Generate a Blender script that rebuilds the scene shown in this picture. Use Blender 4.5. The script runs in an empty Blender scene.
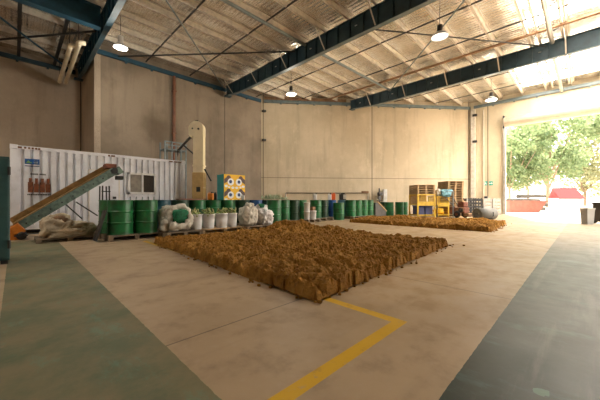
import bpy, math, random
from mathutils import Vector, Matrix, noise
R = random.Random(7)
S2 = math.sqrt(0.5)
CAMH = 1.02
F = 285.0
scene = bpy.context.scene
COL = scene.collection

# ------------------------------------------------------------------ camera, sky, sun, exposure
cd = bpy.data.cameras.new('camera'); cam = bpy.data.objects.new('camera', cd); COL.objects.link(cam)
cam.location = (0, 0, CAMH); cam.rotation_euler = (math.radians(90), 0, math.radians(-45))
cd.sensor_width = 36.0; cd.lens = 36.0 * F / 600.0; cd.clip_start = 0.05; cd.clip_end = 500
scene.camera = cam

world = bpy.data.worlds.new('hazy_sky'); scene.world = world; world.use_nodes = True
wn = world.node_tree.nodes; wl = world.node_tree.links; wn.clear()
wo = wn.new('ShaderNodeOutputWorld'); wb = wn.new('ShaderNodeBackground')
sky = wn.new('ShaderNodeTexSky'); sky.sky_type = 'HOSEK_WILKIE'; sky.turbidity = 8.0; sky.ground_albedo = 0.4
sky.sun_direction = Vector((8.1, 2.6, 6.35)).normalized()
hz = wn.new('ShaderNodeMix'); hz.data_type = 'RGBA'; hz.inputs[0].default_value = 0.7
wl.new(sky.outputs[0], hz.inputs[6]); hz.inputs[7].default_value = (1.0, 0.95, 0.86, 1)
wl.new(hz.outputs[2], wb.inputs[0]); wb.inputs[1].default_value = 2.6
wl.new(wb.outputs[0], wo.inputs[0])

sd = bpy.data.lights.new('sun', 'SUN'); sd.energy = 9.0; sd.angle = 0.02; sd.color = (1, 0.93, 0.82)
sun = bpy.data.objects.new('sun', sd); COL.objects.link(sun)
sun.rotation_euler = Vector((8.1, 2.6, 6.35)).to_track_quat('Z', 'Y').to_euler()

def portal(loc, size, direction):
    l = bpy.data.lights.new('door_portal', 'AREA'); l.shape = 'RECTANGLE'; l.size, l.size_y = size
    l.cycles.is_portal = True
    o = bpy.data.objects.new('door_portal', l); COL.objects.link(o); o.location = loc
    o.rotation_euler = Vector(direction).to_track_quat('-Z', 'Z').to_euler()
    return o
portal((25.35, 0.3, 3.2), (7.6, 6.3), (-1, 0, 0))
portal((18.5, -7.0, 3.3), (8.0, 6.4), (0, 1, 0))

SKY_FILL_GLOW = 8.0
vs = scene.view_settings
vs.view_transform = 'Standard'; vs.look = 'None'; vs.gamma = 1.0; vs.exposure = 1.8; vs.use_curve_mapping = False
scene.cycles.use_denoising = True
scene.cycles.max_bounces = 10; scene.cycles.diffuse_bounces = 6
scene.cycles.sample_clamp_indirect = 6.0
scene.cycles.caustics_reflective = False; scene.cycles.caustics_refractive = False

# ------------------------------------------------------------------ pixel <-> place
def A(px, b):                       # a on the plane b seen at column px
    u = (px - 300) / F
    return b * (1 + u) / (1 - u)
def Z(py, a, b):
    return CAMH - (py - 200) * S2 * (a + b) / F
def CD(X, d):                       # sideways and forward of the camera
    return (S2 * (d + X), S2 * (d - X))

# ------------------------------------------------------------------ materials
class NT:
    def __init__(s, name):
        s.m = bpy.data.materials.new(name); s.m.use_nodes = True
        s.n = s.m.node_tree.nodes; s.l = s.m.node_tree.links
        s.bsdf = s.n['Principled BSDF']
    def put(s, sock, v):
        if isinstance(v, bpy.types.NodeSocket): s.l.new(v, sock)
        else: sock.default_value = v
    def math(s, op, a, b=0.0, c=0.0):
        n = s.n.new('ShaderNodeMath'); n.operation = op
        s.put(n.inputs[0], a); s.put(n.inputs[1], b); s.put(n.inputs[2], c)
        return n.outputs[0]
    def pos(s):
        g = s.n.new('ShaderNodeNewGeometry'); x = s.n.new('ShaderNodeSeparateXYZ'); s.l.new(g.outputs['Position'], x.inputs[0])
        return g.outputs['Position'], x.outputs[0], x.outputs[1], x.outputs[2]
    def obj(s):
        t = s.n.new('ShaderNodeTexCoord'); return t.outputs['Object']
    def noise(s, vec, scale, detail=4, rough=0.55, stretch=None):
        if stretch:
            mp = s.n.new('ShaderNodeMapping'); s.l.new(vec, mp.inputs[0]); mp.inputs['Scale'].default_value = stretch; vec = mp.outputs[0]
        n = s.n.new('ShaderNodeTexNoise'); s.l.new(vec, n.inputs['Vector'])
        n.inputs['Scale'].default_value = scale; n.inputs['Detail'].default_value = detail; n.inputs['Roughness'].default_value = rough
        return n.outputs['Fac']
    def ramp(s, fac, lo, hi):
        n = s.n.new('ShaderNodeMapRange'); n.interpolation_type = 'SMOOTHSTEP'
        s.put(n.inputs[0], fac); n.inputs[1].default_value = lo; n.inputs[2].default_value = hi
        return n.outputs[0]
    def mix(s, f, a, b, mode='MIX'):
        n = s.n.new('ShaderNodeMix'); n.data_type = 'RGBA'; n.blend_type = mode
        s.put(n.inputs[0], f)
        for k, v in ((6, a), (7, b)):
            s.put(n.inputs[k], v if isinstance(v, bpy.types.NodeSocket) else (v[0], v[1], v[2], 1))
        return n.outputs[2]
    def bump(s, h, strength, dist=0.02):
        n = s.n.new('ShaderNodeBump'); n.inputs['Strength'].default_value = strength; n.inputs['Distance'].default_value = dist
        s.l.new(h, n.inputs['Height']); s.l.new(n.outputs[0], s.bsdf.inputs['Normal'])
    def band(s, v, lo, hi):
        return s.math('MULTIPLY', s.math('GREATER_THAN', v, lo), s.math('LESS_THAN', v, hi))
    def fin(s, col, rough=0.6, metal=0.0, spec=None):
        s.put(s.bsdf.inputs['Base Color'], col if isinstance(col, bpy.types.NodeSocket) else (col[0], col[1], col[2], 1))
        s.put(s.bsdf.inputs['Roughness'], rough); s.put(s.bsdf.inputs['Metallic'], metal)
        if spec is not None: s.bsdf.inputs['Specular IOR Level'].default_value = spec
        return s.m

def simple(name, col, rough=0.6, metal=0.0, var=0.25, scale=6.0, col2=None, bump=0.0, bscale=40, lo=0.4, hi=0.65, stretch=None):
    t = NT(name); v = t.obj()
    f = t.ramp(t.noise(v, scale, 5, 0.6, stretch), lo, hi)
    c2 = col2 if col2 else tuple(max(0.0, x * (1 - var)) for x in col)
    if bump: t.bump(t.noise(v, bscale, 4), bump, 0.02)
    return t.fin(t.mix(f, col, c2), rough, metal)

def floor_mat():
    t = NT('painted_concrete'); P, x, y, z = t.pos()
    n1 = t.noise(P, 0.5, 6, 0.6); n2 = t.noise(P, 3.0, 6, 0.65); n3 = t.noise(P, 14, 4, 0.6)
    conc = t.mix(t.ramp(n1, 0.3, 0.7), (0.46, 0.335, 0.212), (0.34, 0.24, 0.148))
    conc = t.mix(t.math('MULTIPLY', t.ramp(n2, 0.48, 0.72), 0.55), conc, (0.21, 0.145, 0.095))
    conc = t.mix(t.math('MULTIPLY', t.ramp(n3, 0.5, 0.8), 0.35), conc, (0.44, 0.34, 0.25))
    # tyre tracks, long along x
    tr = t.noise(P, 1.0, 4, 0.6, (0.12, 2.2, 1)); conc = t.mix(t.math('MULTIPLY', t.ramp(tr, 0.55, 0.75), 0.35), conc, (0.17, 0.12, 0.085))
    # soil dust swept around the beds
    dist = t.math('MAXIMUM', t.math('ABSOLUTE', t.math('SUBTRACT', x, 6.8)), t.math('ABSOLUTE', t.math('SUBTRACT', y, 4.7)))
    dust = t.math('MULTIPLY', t.math('SUBTRACT', 1.0, t.ramp(dist, 2.8, 5.6)), t.ramp(n2, 0.35, 0.7))
    conc = t.mix(t.math('MULTIPLY', dust, 0.6), conc, (0.36, 0.22, 0.085))
    # slab joints
    for v_, cs in ((x, (-3.6, 3.6, 8.5, 16.0)), (y, (2.07, -3.0, 8.2))):
        for c in cs:
            j = t.math('LESS_THAN', t.math('ABSOLUTE', t.math('SUBTRACT', v_, c)), 0.008)
            conc = t.mix(t.math('MULTIPLY', j, 0.65), conc, (0.09, 0.065, 0.045))
    # green walkways
    wob = t.math('MULTIPLY', t.math('SUBTRACT', n3, 0.5), 0.015)
    xa = t.math('ADD', x, wob); ya = t.math('ADD', y, wob)
    w1 = t.math('MULTIPLY', t.band(xa, -0.09, 0.745), t.math('LESS_THAN', y, 9.9))
    w2 = t.math('MULTIPLY', t.band(ya, -1.05, 0.53), t.math('GREATER_THAN', x, -3.0))
    gw = t.math('MAXIMUM', w1, w2)
    wear = t.ramp(t.noise(P, 1.6, 7, 0.7), 0.36, 0.6)
    green = t.mix(wear, (0.12, 0.132, 0.078), (0.20, 0.17, 0.098))
    scuff = t.ramp(t.noise(P, 1.3, 7, 0.75, (2.2, 0.9, 1)), 0.52, 0.66)
    green = t.mix(t.math('MULTIPLY', scuff, 0.55), green, (0.13, 0.235, 0.165))
    worn = t.ramp(t.noise(P, 5.5, 6, 0.75), 0.60, 0.70)
    green = t.mix(t.math('MULTIPLY', worn, 0.75), green, (0.25, 0.18, 0.11))
    # walkway fades out far from the camera
    fade = t.math('SUBTRACT', 1.0, t.ramp(x, 6.0, 12.0))
    keep = t.math('MULTIPLY', gw, t.math('ADD', t.math('MULTIPLY', fade, 0.62), 0.38))
    green = t.mix(w2, green, t.mix(t.ramp(n1, 0.3, 0.7), (0.034, 0.048, 0.040), (0.058, 0.062, 0.048)))
    green = t.mix(t.math('MULTIPLY', scuff, t.math('MULTIPLY', w2, 0.4)), green, (0.085, 0.15, 0.13))
    lane = t.ramp(t.noise(P, 1.6, 6, 0.7, (0.25, 2.4, 1)), 0.5, 0.66); green = t.mix(t.math('MULTIPLY', lane, t.math('MULTIPLY', w2, 0.55)), green, (0.12, 0.115, 0.10))
    col = t.mix(keep, conc, green)
    # yellow bay line, 0.1 m wide
    l1 = t.math('MULTIPLY', t.band(y, 1.05, 1.148), t.math('LESS_THAN', x, 2.325))
    l2 = t.math('MULTIPLY', t.band(x, 2.228, 2.325), t.band(y, 1.05, 7.75))
    ln = t.math('MAXIMUM', l1, l2)
    yw = t.mix(t.ramp(t.noise(P, 9, 5, 0.7), 0.55, 0.75), (0.62, 0.36, 0.025), (0.42, 0.25, 0.05))
    col = t.mix(t.math('MULTIPLY', ln, t.math('SUBTRACT', 1.0, t.math('MULTIPLY', t.ramp(n3, 0.6, 0.7), 0.5))), col, yw)
    # a dropped splash of pale green paint
    px_, py_ = t.math('SUBTRACT', x, 1.98), t.math('SUBTRACT', y, 0.16)
    sp = t.math('ADD', t.math('MULTIPLY', px_, px_), t.math('MULTIPLY', py_, py_))
    sp = t.math('ADD', sp, t.math('MULTIPLY', t.math('SUBTRACT', n3, 0.5), 0.006))
    col = t.mix(t.math('MULTIPLY', t.math('LESS_THAN', sp, 0.0012), 0.5), col, (0.11, 0.22, 0.16))
    t.bump(t.math('ADD', t.math('MULTIPLY', n2, 0.6), n3), 0.12, 0.01)
    rough = t.math('ADD', 0.24, t.math('MULTIPLY', n2, 0.34))
    rough = t.math('ADD', rough, t.math('MULTIPLY', w1, 0.12))
    return t.fin(col, rough, 0.0, 0.15)

def wall_mat(name, base, dark, dirv, joints, zj=(), stain=None):
    t = NT(name); P, x, y, z = t.pos()
    n1 = t.noise(P, 0.35, 6, 0.62); n2 = t.noise(P, 1.4, 7, 0.68, (1, 1, 0.7)); n3 = t.noise(P, 9, 4, 0.6)
    c = t.mix(t.ramp(n1, 0.36, 0.66), base, dark)
    st = t.noise(P, 1.0, 5, 0.6, (1.6, 1.6, 0.16))
    c = t.mix(t.math('MULTIPLY', t.ramp(st, 0.5, 0.72), 0.45), c, tuple(k * 0.66 for k in dark))
    c = t.mix(t.math('MULTIPLY', t.ramp(n2, 0.52, 0.75), 0.4), c, tuple(min(1, k * 1.25) for k in base))
    c = t.mix(t.math('MULTIPLY', t.ramp(n3, 0.55, 0.8), 0.3), c, tuple(k * 0.75 for k in dark))
    al = t.math('ADD', t.math('MULTIPLY', x, dirv[0]), t.math('MULTIPLY', y, dirv[1]))
    for j in joints:
        e = t.math('LESS_THAN', t.math('ABSOLUTE', t.math('SUBTRACT', al, j)), 0.028)
        c = t.mix(t.math('MULTIPLY', e, 0.85), c, (0.05, 0.038, 0.028))
    for j in zj:
        e = t.math('LESS_THAN', t.math('ABSOLUTE', t.math('SUBTRACT', z, j)), 0.022)
        c = t.mix(t.math('MULTIPLY', e, 0.7), c, (0.09, 0.065, 0.045))
    if stain:
        sx, sz, sr = stain
        e1 = t.math('DIVIDE', t.math('SUBTRACT', al, sx), sr); e2 = t.math('DIVIDE', t.math('SUBTRACT', z, sz), sr * 1.3)
        rr = t.math('ADD', t.math('SQRT', t.math('ADD', t.math('MULTIPLY', e1, e1), t.math('MULTIPLY', e2, e2))), t.math('MULTIPLY', t.math('SUBTRACT', n2, 0.5), 1.2))
        c = t.mix(t.math('MULTIPLY', t.math('SUBTRACT', 1.0, t.ramp(rr, 0.3, 1.1)), 0.55), c, (0.11, 0.075, 0.045))
    t.bump(n3, 0.12, 0.01)
    return t.fin(c, 0.85)

def roof_mat():
    t = NT('foil_roof_lining'); P, x, y, z = t.pos()
    n1 = t.noise(P, 1.5, 5, 0.65, (1.0, 0.6, 1)); n2 = t.noise(P, 6, 4, 0.6, (1.0, 0.5, 1)); n3 = t.noise(P, 0.5, 4, 0.6)
    c = t.mix(t.ramp(n1, 0.4, 0.65), (0.96, 0.94, 0.90), (0.80, 0.74, 0.66))
    c = t.mix(t.math('MULTIPLY', t.ramp(n3, 0.5, 0.7), 0.4), c, (0.48, 0.39, 0.29))
    n4 = t.noise(P, 1.1, 3, 0.5, (0.6, 1.3, 1)); c = t.mix(t.math('MULTIPLY', t.ramp(n4, 0.58, 0.72), 0.55), c, (0.20, 0.15, 0.11))
    rib = t.math('SINE', t.math('MULTIPLY', x, 2 * math.pi / 0.19))
    sag = t.math('SINE', t.math('MULTIPLY', t.math('SUBTRACT', y, 0.8), 2 * math.pi / 1.25))
    line = t.math('LESS_THAN', t.math('ABSOLUTE', rib), 0.22)
    c = t.mix(t.math('MULTIPLY', line, 0.45), c, (0.22, 0.16, 0.11))
    h = t.math('ADD', t.math('MULTIPLY', rib, 0.35), t.math('ADD', t.math('MULTIPLY', n2, 1.6), t.math('MULTIPLY', sag, 0.9)))
    t.bump(h, 0.55, 0.05)
    return t.fin(c, 0.26, 0.8)

def soil_mat():
    t = NT('crumbly_soil'); P, x, y, z = t.pos()
    n1 = t.noise(P, 2.2, 6, 0.65); n2 = t.noise(P, 14, 6, 0.7); n3 = t.noise(P, 60, 4, 0.7)
    c = t.mix(t.ramp(n1, 0.35, 0.65), (0.38, 0.19, 0.040), (0.24, 0.11, 0.018))
    c = t.mix(t.math('MULTIPLY', t.ramp(n2, 0.5, 0.68), 0.6), c, (0.07, 0.028, 0.006))
    c = t.mix(t.math('MULTIPLY', t.ramp(n3, 0.55, 0.75), 0.5), c, (0.36, 0.19, 0.06))
    t.bump(t.math('ADD', t.math('MULTIPLY', n2, 1.3), t.math('MULTIPLY', n3, 0.5)), 0.9, 0.03)
    return t.fin(c, 0.95, 0, 0.15)

M = {}
M['floor'] = floor_mat(); M['roof'] = roof_mat(); M['soil'] = soil_mat()
M['wall_l'] = wall_mat('stained_dimmed_concrete_panel', (0.30, 0.24, 0.18), (0.195, 0.152, 0.11), (1, 0), (9.72,), (), (5.4, 4.9, 0.8))  # base tone darkened to imitate weaker light here, besides its stains
M['wall_p'] = wall_mat('plain_concrete_panel', (0.54, 0.445, 0.345), (0.43, 0.345, 0.26), (1, 0), (2.655,), ())
dx, dy = 12.6, -10.3; dl = math.hypot(dx, dy); DDIR = (dx / dl, dy / dl)
def diag_t(px):
    k = (1 + (px - 300) / F) / (1 - (px - 300) / F)
    return (k * 16.7 - 12.7) / (12.6 + k * 10.3)
def diag_pt(px, off=0.0):
    t = diag_t(px); nx, ny = -DDIR[1], DDIR[0]      # outward
    if nx < 0: nx, ny = -nx, -ny
    return (12.7 + dx * t - nx * off, 16.7 + dy * t - ny * off)
def diag_al(px):
    p = diag_pt(px); return p[0] * DDIR[0] + p[1] * DDIR[1]
M['wall_d'] = wall_mat('warm_lit_concrete_panel', (0.60, 0.50, 0.36), (0.50, 0.41, 0.285), DDIR, (diag_al(372), diag_al(263.2), diag_al(468.5)), (2.66,))  # brighter, yellower base paints in the light falling on this wall
M['wall_r'] = wall_mat('daylit_concrete_panel', (0.68, 0.58, 0.41), (0.60, 0.50, 0.35), (0, 1), (5.2,), ())  # palest panel tone, with the daylight by the door put into the colour
M['steel_blue'] = simple('blue_grey_steel_paint', (0.030, 0.070, 0.092), 0.45, 0, 0.3, 3)
M['steel_bright'] = simple('teal_blue_steel_paint', (0.012, 0.070, 0.120), 0.6, 0, 0.3, 3)
M['flange'] = simple('grey_steel_and_lit_flange', (0.17, 0.22, 0.235), 0.45, 0, 0.25, 3)  # on rafter bottoms the lighter tone imitates light off the floor
M['galv'] = simple('galvanised_steel', (0.78, 0.72, 0.63), 0.4, 0.15, 0.2, 5)
M['grey_tube'] = simple('grey_blue_tube', (0.22, 0.27, 0.28), 0.45, 0.2, 0.2, 4)
M['dark_metal'] = simple('dark_metal', (0.035, 0.035, 0.035), 0.5, 0.3, 0.3, 6)
M['black'] = simple('black_plastic', (0.012, 0.012, 0.013), 0.5, 0, 0.3, 6)
M['rust'] = simple('rusty_timber', (0.30, 0.165, 0.085), 0.8, 0, 0.4, 4)
M['pipe_brown'] = simple('brown_pipe_paint', (0.20, 0.075, 0.035), 0.5, 0, 0.3, 3)
M['pvc'] = simple('cream_plastic_pipe', (0.80, 0.72, 0.55), 0.45, 0, 0.15, 3)
M['white'] = simple('white_paint', (0.72, 0.71, 0.70), 0.5, 0, 0.15, 3)
M['container'] = simple('white_container_paint', (0.74, 0.75, 0.80), 0.5, 0, 0.1, 2.0, (0.54, 0.54, 0.57), lo=0.45, hi=0.75)
M['rust_stain'] = simple('rust_spot', (0.16, 0.07, 0.03), 0.8)
M['green'] = simple('green_drum_paint', (0.014, 0.155, 0.046), 0.28, 0.0, 0.3, 4, (0.02, 0.085, 0.03))
M['green_dark'] = simple('dark_green_drum_paint', (0.012, 0.05, 0.022), 0.38, 0, 0.3, 4)
M['drum_teal'] = simple('teal_drum_paint', (0.02, 0.09, 0.12), 0.35, 0, 0.3, 4)
M['drum_blue'] = simple('blue_drum_plastic', (0.012, 0.075, 0.24), 0.35, 0, 0.2, 4)
M['drum_sky'] = simple('pale_blue_drum_paint', (0.10, 0.25, 0.33), 0.35, 0, 0.2, 4)
M['wood'] = simple('pallet_timber', (0.42, 0.28, 0.14), 0.8, 0, 0.4, 5, (0.25, 0.16, 0.08), stretch=(1, 6, 6))
M['wood_dark'] = simple('grey_pallet_timber', (0.22, 0.16, 0.10), 0.85, 0, 0.4, 5)
M['sack'] = simple('woven_sack', (0.66, 0.61, 0.52), 0.9, 0, 0.25, 5, bump=0.5, bscale=60)
M['sack_tan'] = simple('tan_woven_sack', (0.55, 0.45, 0.32), 0.9, 0, 0.3, 5, bump=0.5, bscale=60)
M['sack_white'] = simple('white_woven_sack', (0.76, 0.73, 0.70), 0.85, 0, 0.2, 5, bump=0.4, bscale=60)
M['green_cloth'] = simple('green_netting', (0.01, 0.17, 0.07), 0.8, 0, 0.5, 12)
M['leaf'] = simple('dry_leaf', (0.27, 0.36, 0.12), 0.8, 0, 0.4, 10, (0.36, 0.30, 0.14))
M['leaf_pale'] = simple('pale_green_leaf', (0.36, 0.44, 0.28), 0.8, 0, 0.3, 10)
M['cream'] = simple('cream_machine_paint', (0.82, 0.70, 0.46), 0.45, 0, 0.15, 2)
M['ochre'] = simple('ochre_machine_paint', (0.58, 0.38, 0.14), 0.5, 0, 0.2, 3)
M['yellow'] = simple('yellow_paint', (0.88, 0.50, 0.005), 0.6, 0, 0.08, 3)
M['yellow_rack'] = simple('yellow_steel_paint', (0.66, 0.42, 0.03), 0.45, 0, 0.25, 5)
M['teal'] = simple('teal_paint', (0.012, 0.32, 0.34), 0.4, 0, 0.12, 2)
M['teal_dark'] = simple('dark_teal_steel', (0.022, 0.075, 0.078), 0.5, 0, 0.25, 4)
M['brown_patch'] = simple('dark_brown_print', (0.07, 0.022, 0.012), 0.5)
M['white_print'] = simple('white_print', (0.82, 0.81, 0.78), 0.5, var=0.05)
M['navy_print'] = simple('navy_print', (0.015, 0.04, 0.13), 0.5)
M['blue_sign'] = simple('blue_sign_print', (0.01, 0.10, 0.33), 0.5)
M['lime'] = simple('lime_print', (0.25, 0.45, 0.12), 0.5)
M['bottle_print'] = simple('brown_red_print', (0.22, 0.065, 0.025), 0.5, 0, 0.5, 14)
M['orange'] = simple('orange_paint', (0.70, 0.22, 0.02), 0.5, 0, 0.25, 5)
M['red_orange'] = simple('red_orange_plastic', (0.62, 0.10, 0.015), 0.45, 0, 0.1, 4)
M['belt'] = simple('dusty_belt', (0.34, 0.20, 0.07), 0.8, 0, 0.35, 6)
M['conveyor'] = simple('sea_green_steel', (0.15, 0.22, 0.185), 0.5, 0, 0.45, 7)
M['rust_red'] = simple('rusty_red_paint', (0.22, 0.065, 0.03), 0.6, 0, 0.5, 7)
M['tyre'] = simple('tyre_rubber', (0.02, 0.019, 0.018), 0.8)
M['curtain'] = simple('beige_roller_curtain', (0.42, 0.36, 0.27), 0.5, 0, 0.12, 3)
M['crate_white'] = simple('off_white_crate', (0.42, 0.40, 0.37), 0.6, 0, 0.15, 4)
M['silver'] = simple('silver_steel', (0.55, 0.53, 0.48), 0.35, 0.6, 0.2, 4)
M['sheet_blue'] = simple('blue_grey_tarp', (0.14, 0.33, 0.40), 0.6, 0, 0.3, 6)
M['crate_blue'] = simple('navy_crate', (0.05, 0.06, 0.16), 0.5, 0, 0.2, 5)
M['tube_grey'] = simple('grey_concrete_pipe', (0.125, 0.12, 0.105), 0.6, 0, 0.2, 4)
M['bin'] = simple('grey_bin_plastic', (0.30, 0.30, 0.29), 0.5, 0, 0.12, 4)
M['opening_shade'] = simple('dark_window_glass', (0.012, 0.012, 0.013), 0.12, 0, 0.1)
M['glass_pale'] = simple('pale_window_glass', (0.28, 0.25, 0.21), 0.25, 0, 0.25, 4)  # paler tone for one half of the window
M['ramp'] = simple('grey_ramp_plate', (0.13, 0.125, 0.12), 0.5, 0.2, 0.2, 4)
M['teal_sign'] = simple('green_safety_sign', (0.01, 0.36, 0.27), 0.5, var=0.05)
M['ground'] = simple('pale_gravel', (0.66, 0.59, 0.49), 0.9, 0, 0.15, 1.0)
M['bark'] = simple('tree_bark', (0.34, 0.24, 0.16), 0.9, 0, 0.3, 5)
M['red_roof'] = simple('red_roof_sheet', (0.32, 0.018, 0.02), 0.5, 0, 0.15, 3)
M['salmon'] = simple('faded_red_paint', (0.26, 0.085, 0.06), 0.6, 0, 0.2, 3)
M['log'] = simple('weathered_log', (0.10, 0.085, 0.07), 0.9, 0, 0.4, 6)
def leafmat(name, c1, c2):
    t = NT(name); P, x, y, z = t.pos()
    col = t.mix(t.ramp(t.noise(P, 1.2, 4), 0.35, 0.65), c1, c2)
    tr = t.n.new('ShaderNodeBsdfTranslucent'); t.put(tr.inputs[0], col)
    mx = t.n.new('ShaderNodeMixShader'); mx.inputs[0].default_value = 0.45
    m = t.fin(col, 0.6)
    t.l.new(t.bsdf.outputs[0], mx.inputs[1]); t.l.new(tr.outputs[0], mx.inputs[2])
    t.l.new(mx.outputs[0], t.n['Material Output'].inputs[0]); return m
M['foliage'] = leafmat('tree_leaves', (0.15, 0.22, 0.10), (0.24, 0.29, 0.14))
M['foliage_pale'] = leafmat('pale_tree_leaves', (0.30, 0.32, 0.18), (0.40, 0.38, 0.22))
def emit(name, col, s):
    t = NT(name); m = t.fin(col, 0.5)
    t.bsdf.inputs['Emission Color'].default_value = (*col, 1); t.bsdf.inputs['Emission Strength'].default_value = s
    return m
M['lamp_lit'] = emit('lit_lamp_glass', (1, 0.96, 0.86), 9.0)
M['lamp_dim'] = emit('frosted_lamp_glass', (0.95, 0.92, 0.85), 0.6)
M['skylight_and_fill'] = emit('roof_sheet_and_fill_glow', (1.0, 0.95, 0.85), SKY_FILL_GLOW)

# ------------------------------------------------------------------ mesh helpers
class MB:
    def __init__(s): s.v = []; s.f = []; s.sm = []
    def add(s, vs_, fs, smooth=False):
        o = len(s.v); s.v += [tuple(p) for p in vs_]
        for f in fs: s.f.append([i + o for i in f]); s.sm.append(smooth)
        return s
    def obox(s, c, ax, ay, az, hx, hy, hz):
        c = Vector(c); ax, ay, az = Vector(ax) * hx, Vector(ay) * hy, Vector(az) * hz
        p = [c + i * ax + j * ay + k * az for k in (-1, 1) for j in (-1, 1) for i in (-1, 1)]
        return s.add(p, [(0, 2, 3, 1), (4, 5, 7, 6), (0, 1, 5, 4), (2, 6, 7, 3), (0, 4, 6, 2), (1, 3, 7, 5)])
    def box(s, x0, x1, y0, y1, z0, z1):
        return s.obox(((x0 + x1) / 2, (y0 + y1) / 2, (z0 + z1) / 2), (1, 0, 0), (0, 1, 0), (0, 0, 1), abs(x1 - x0) / 2, abs(y1 - y0) / 2, abs(z1 - z0) / 2)
    def bar(s, p, q, w, h=None, up=(0, 0, 1)):
        p, q = Vector(p), Vector(q); d = (q - p); L = d.length; d.normalize()
        up = Vector(up)
        if abs(d.dot(up)) > 0.99: up = Vector((1, 0, 0))
        sx = d.cross(up).normalized(); uz = sx.cross(d)
        return s.obox((p + q) / 2, d, sx, uz, L / 2, w / 2, (h or w) / 2)
    def tube(s, pts, r, n=10, caps=True):
        pts = [Vector(p) for p in pts]; rs = r if isinstance(r, (list, tuple)) else [r] * len(pts); rings = []
        ref = None
        for i, p in enumerate(pts):
            d = (pts[min(i + 1, len(pts) - 1)] - pts[max(i - 1, 0)]).normalized()
            if ref is None:
                ref = Vector((0, 0, 1)) if abs(d.z) < 0.9 else Vector((1, 0, 0))
            a = d.cross(ref).normalized(); b = d.cross(a); ref = -b if False else ref
            rings.append([p + rs[i] * (math.cos(2 * math.pi * k / n) * a + math.sin(2 * math.pi * k / n) * b) for k in range(n)])
        vs_ = [v for r_ in rings for v in r_]; fs = []
        for i in range(len(rings) - 1):
            for k in range(n): fs.append((i * n + k, i * n + (k + 1) % n, (i + 1) * n + (k + 1) % n, (i + 1) * n + k))
        s.add(vs_, fs, True)
        if caps:
            s.add(rings[0], [tuple(range(n))[::-1]]); s.add(rings[-1], [tuple(range(n))])
        return s
    def lathe(s, prof, c=(0, 0, 0), n=28, axis=None, caps=True):
        c = Vector(c); az = Vector(axis or (0, 0, 1)).normalized()
        ref = Vector((1, 0, 0)) if abs(az.x) < 0.9 else Vector((0, 1, 0))
        ax = az.cross(ref).normalized(); ay = az.cross(ax)
        vs_ = []; fs = []
        for (r, z) in prof:
            for k in range(n):
                th = 2 * math.pi * k / n; vs_.append(c + az * z + r * (math.cos(th) * ax + math.sin(th) * ay))
        for i in range(len(prof) - 1):
            for k in range(n): fs.append((i * n + k, i * n + (k + 1) % n, (i + 1) * n + (k + 1) % n, (i + 1) * n + k))
        s.add(vs_, fs, True)
        if caps:
            s.add(vs_[:n], [tuple(range(n))[::-1]]); s.add(vs_[-n:], [tuple(range(n))])
        return s
    def blob(s, c, rx, ry, rz, amp=0.2, fr=2.0, n=20, seed=0.0, flat=0.0, fold=0.0):
        if fold: n = int(n * 1.6)
        c = Vector(c); m = n // 2; vs_ = []; fs = []
        for i in range(m + 1):
            ph = math.pi * i / m
            for k in range(n):
                th = 2 * math.pi * k / n
                d = Vector((math.sin(ph) * math.cos(th), math.sin(ph) * math.sin(th), math.cos(ph)))
                q = 1 + amp * noise.noise(d * fr + Vector((seed, seed * 1.7, 3.1)))
                if fold:
                    w3 = d * fr * 1.7 + Vector((seed * 2, 1.3, seed)); w3 = w3 + 0.5 * Vector((noise.noise(w3 * 1.3), noise.noise(w3 * 1.3 + Vector((7, 0, 0))), 0))
                    q += fold * (0.6 - 2.4 * abs(noise.noise(w3))) + fold * 0.6 * (0.4 - 2 * abs(noise.noise(w3 * 2.3)))
                # boxier than a ball, as a filled sack is
                g = 1.0 / max(0.55, (abs(d.x) ** 4 + abs(d.y) ** 4 + abs(d.z) ** 4) ** 0.25) * 0.9
                z = d.z * rz * q * g
                if flat and z < -flat * rz: z = -flat * rz
                vs_.append(c + Vector((d.x * rx * q * g, d.y * ry * q * g, z)))
        for i in range(m):
            for k in range(n): fs.append((i * n + k, (i + 1) * n + k, (i + 1) * n + (k + 1) % n, i * n + (k + 1) % n))
        return s.add(vs_, fs, True)
    def mesh(s, name, mat):
        me = bpy.data.meshes.new(name); me.from_pydata(s.v, [], s.f); me.materials.append(M[mat] if isinstance(mat, str) else mat)
        me.polygons.foreach_set('use_smooth', s.sm); me.update(); return me
    def build(s, name, mat, parent=None, loc=None, bevel=0.0):
        o = bpy.data.objects.new(name, s.mesh(name, mat)); COL.objects.link(o)
        if parent is not None: o.parent = parent
        if loc is not None: o.location = loc
        if bevel:
            b = o.modifiers.new('bevel', 'BEVEL'); b.width = bevel; b.segments = 2; b.limit_method = 'ANGLE'
        return o

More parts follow.
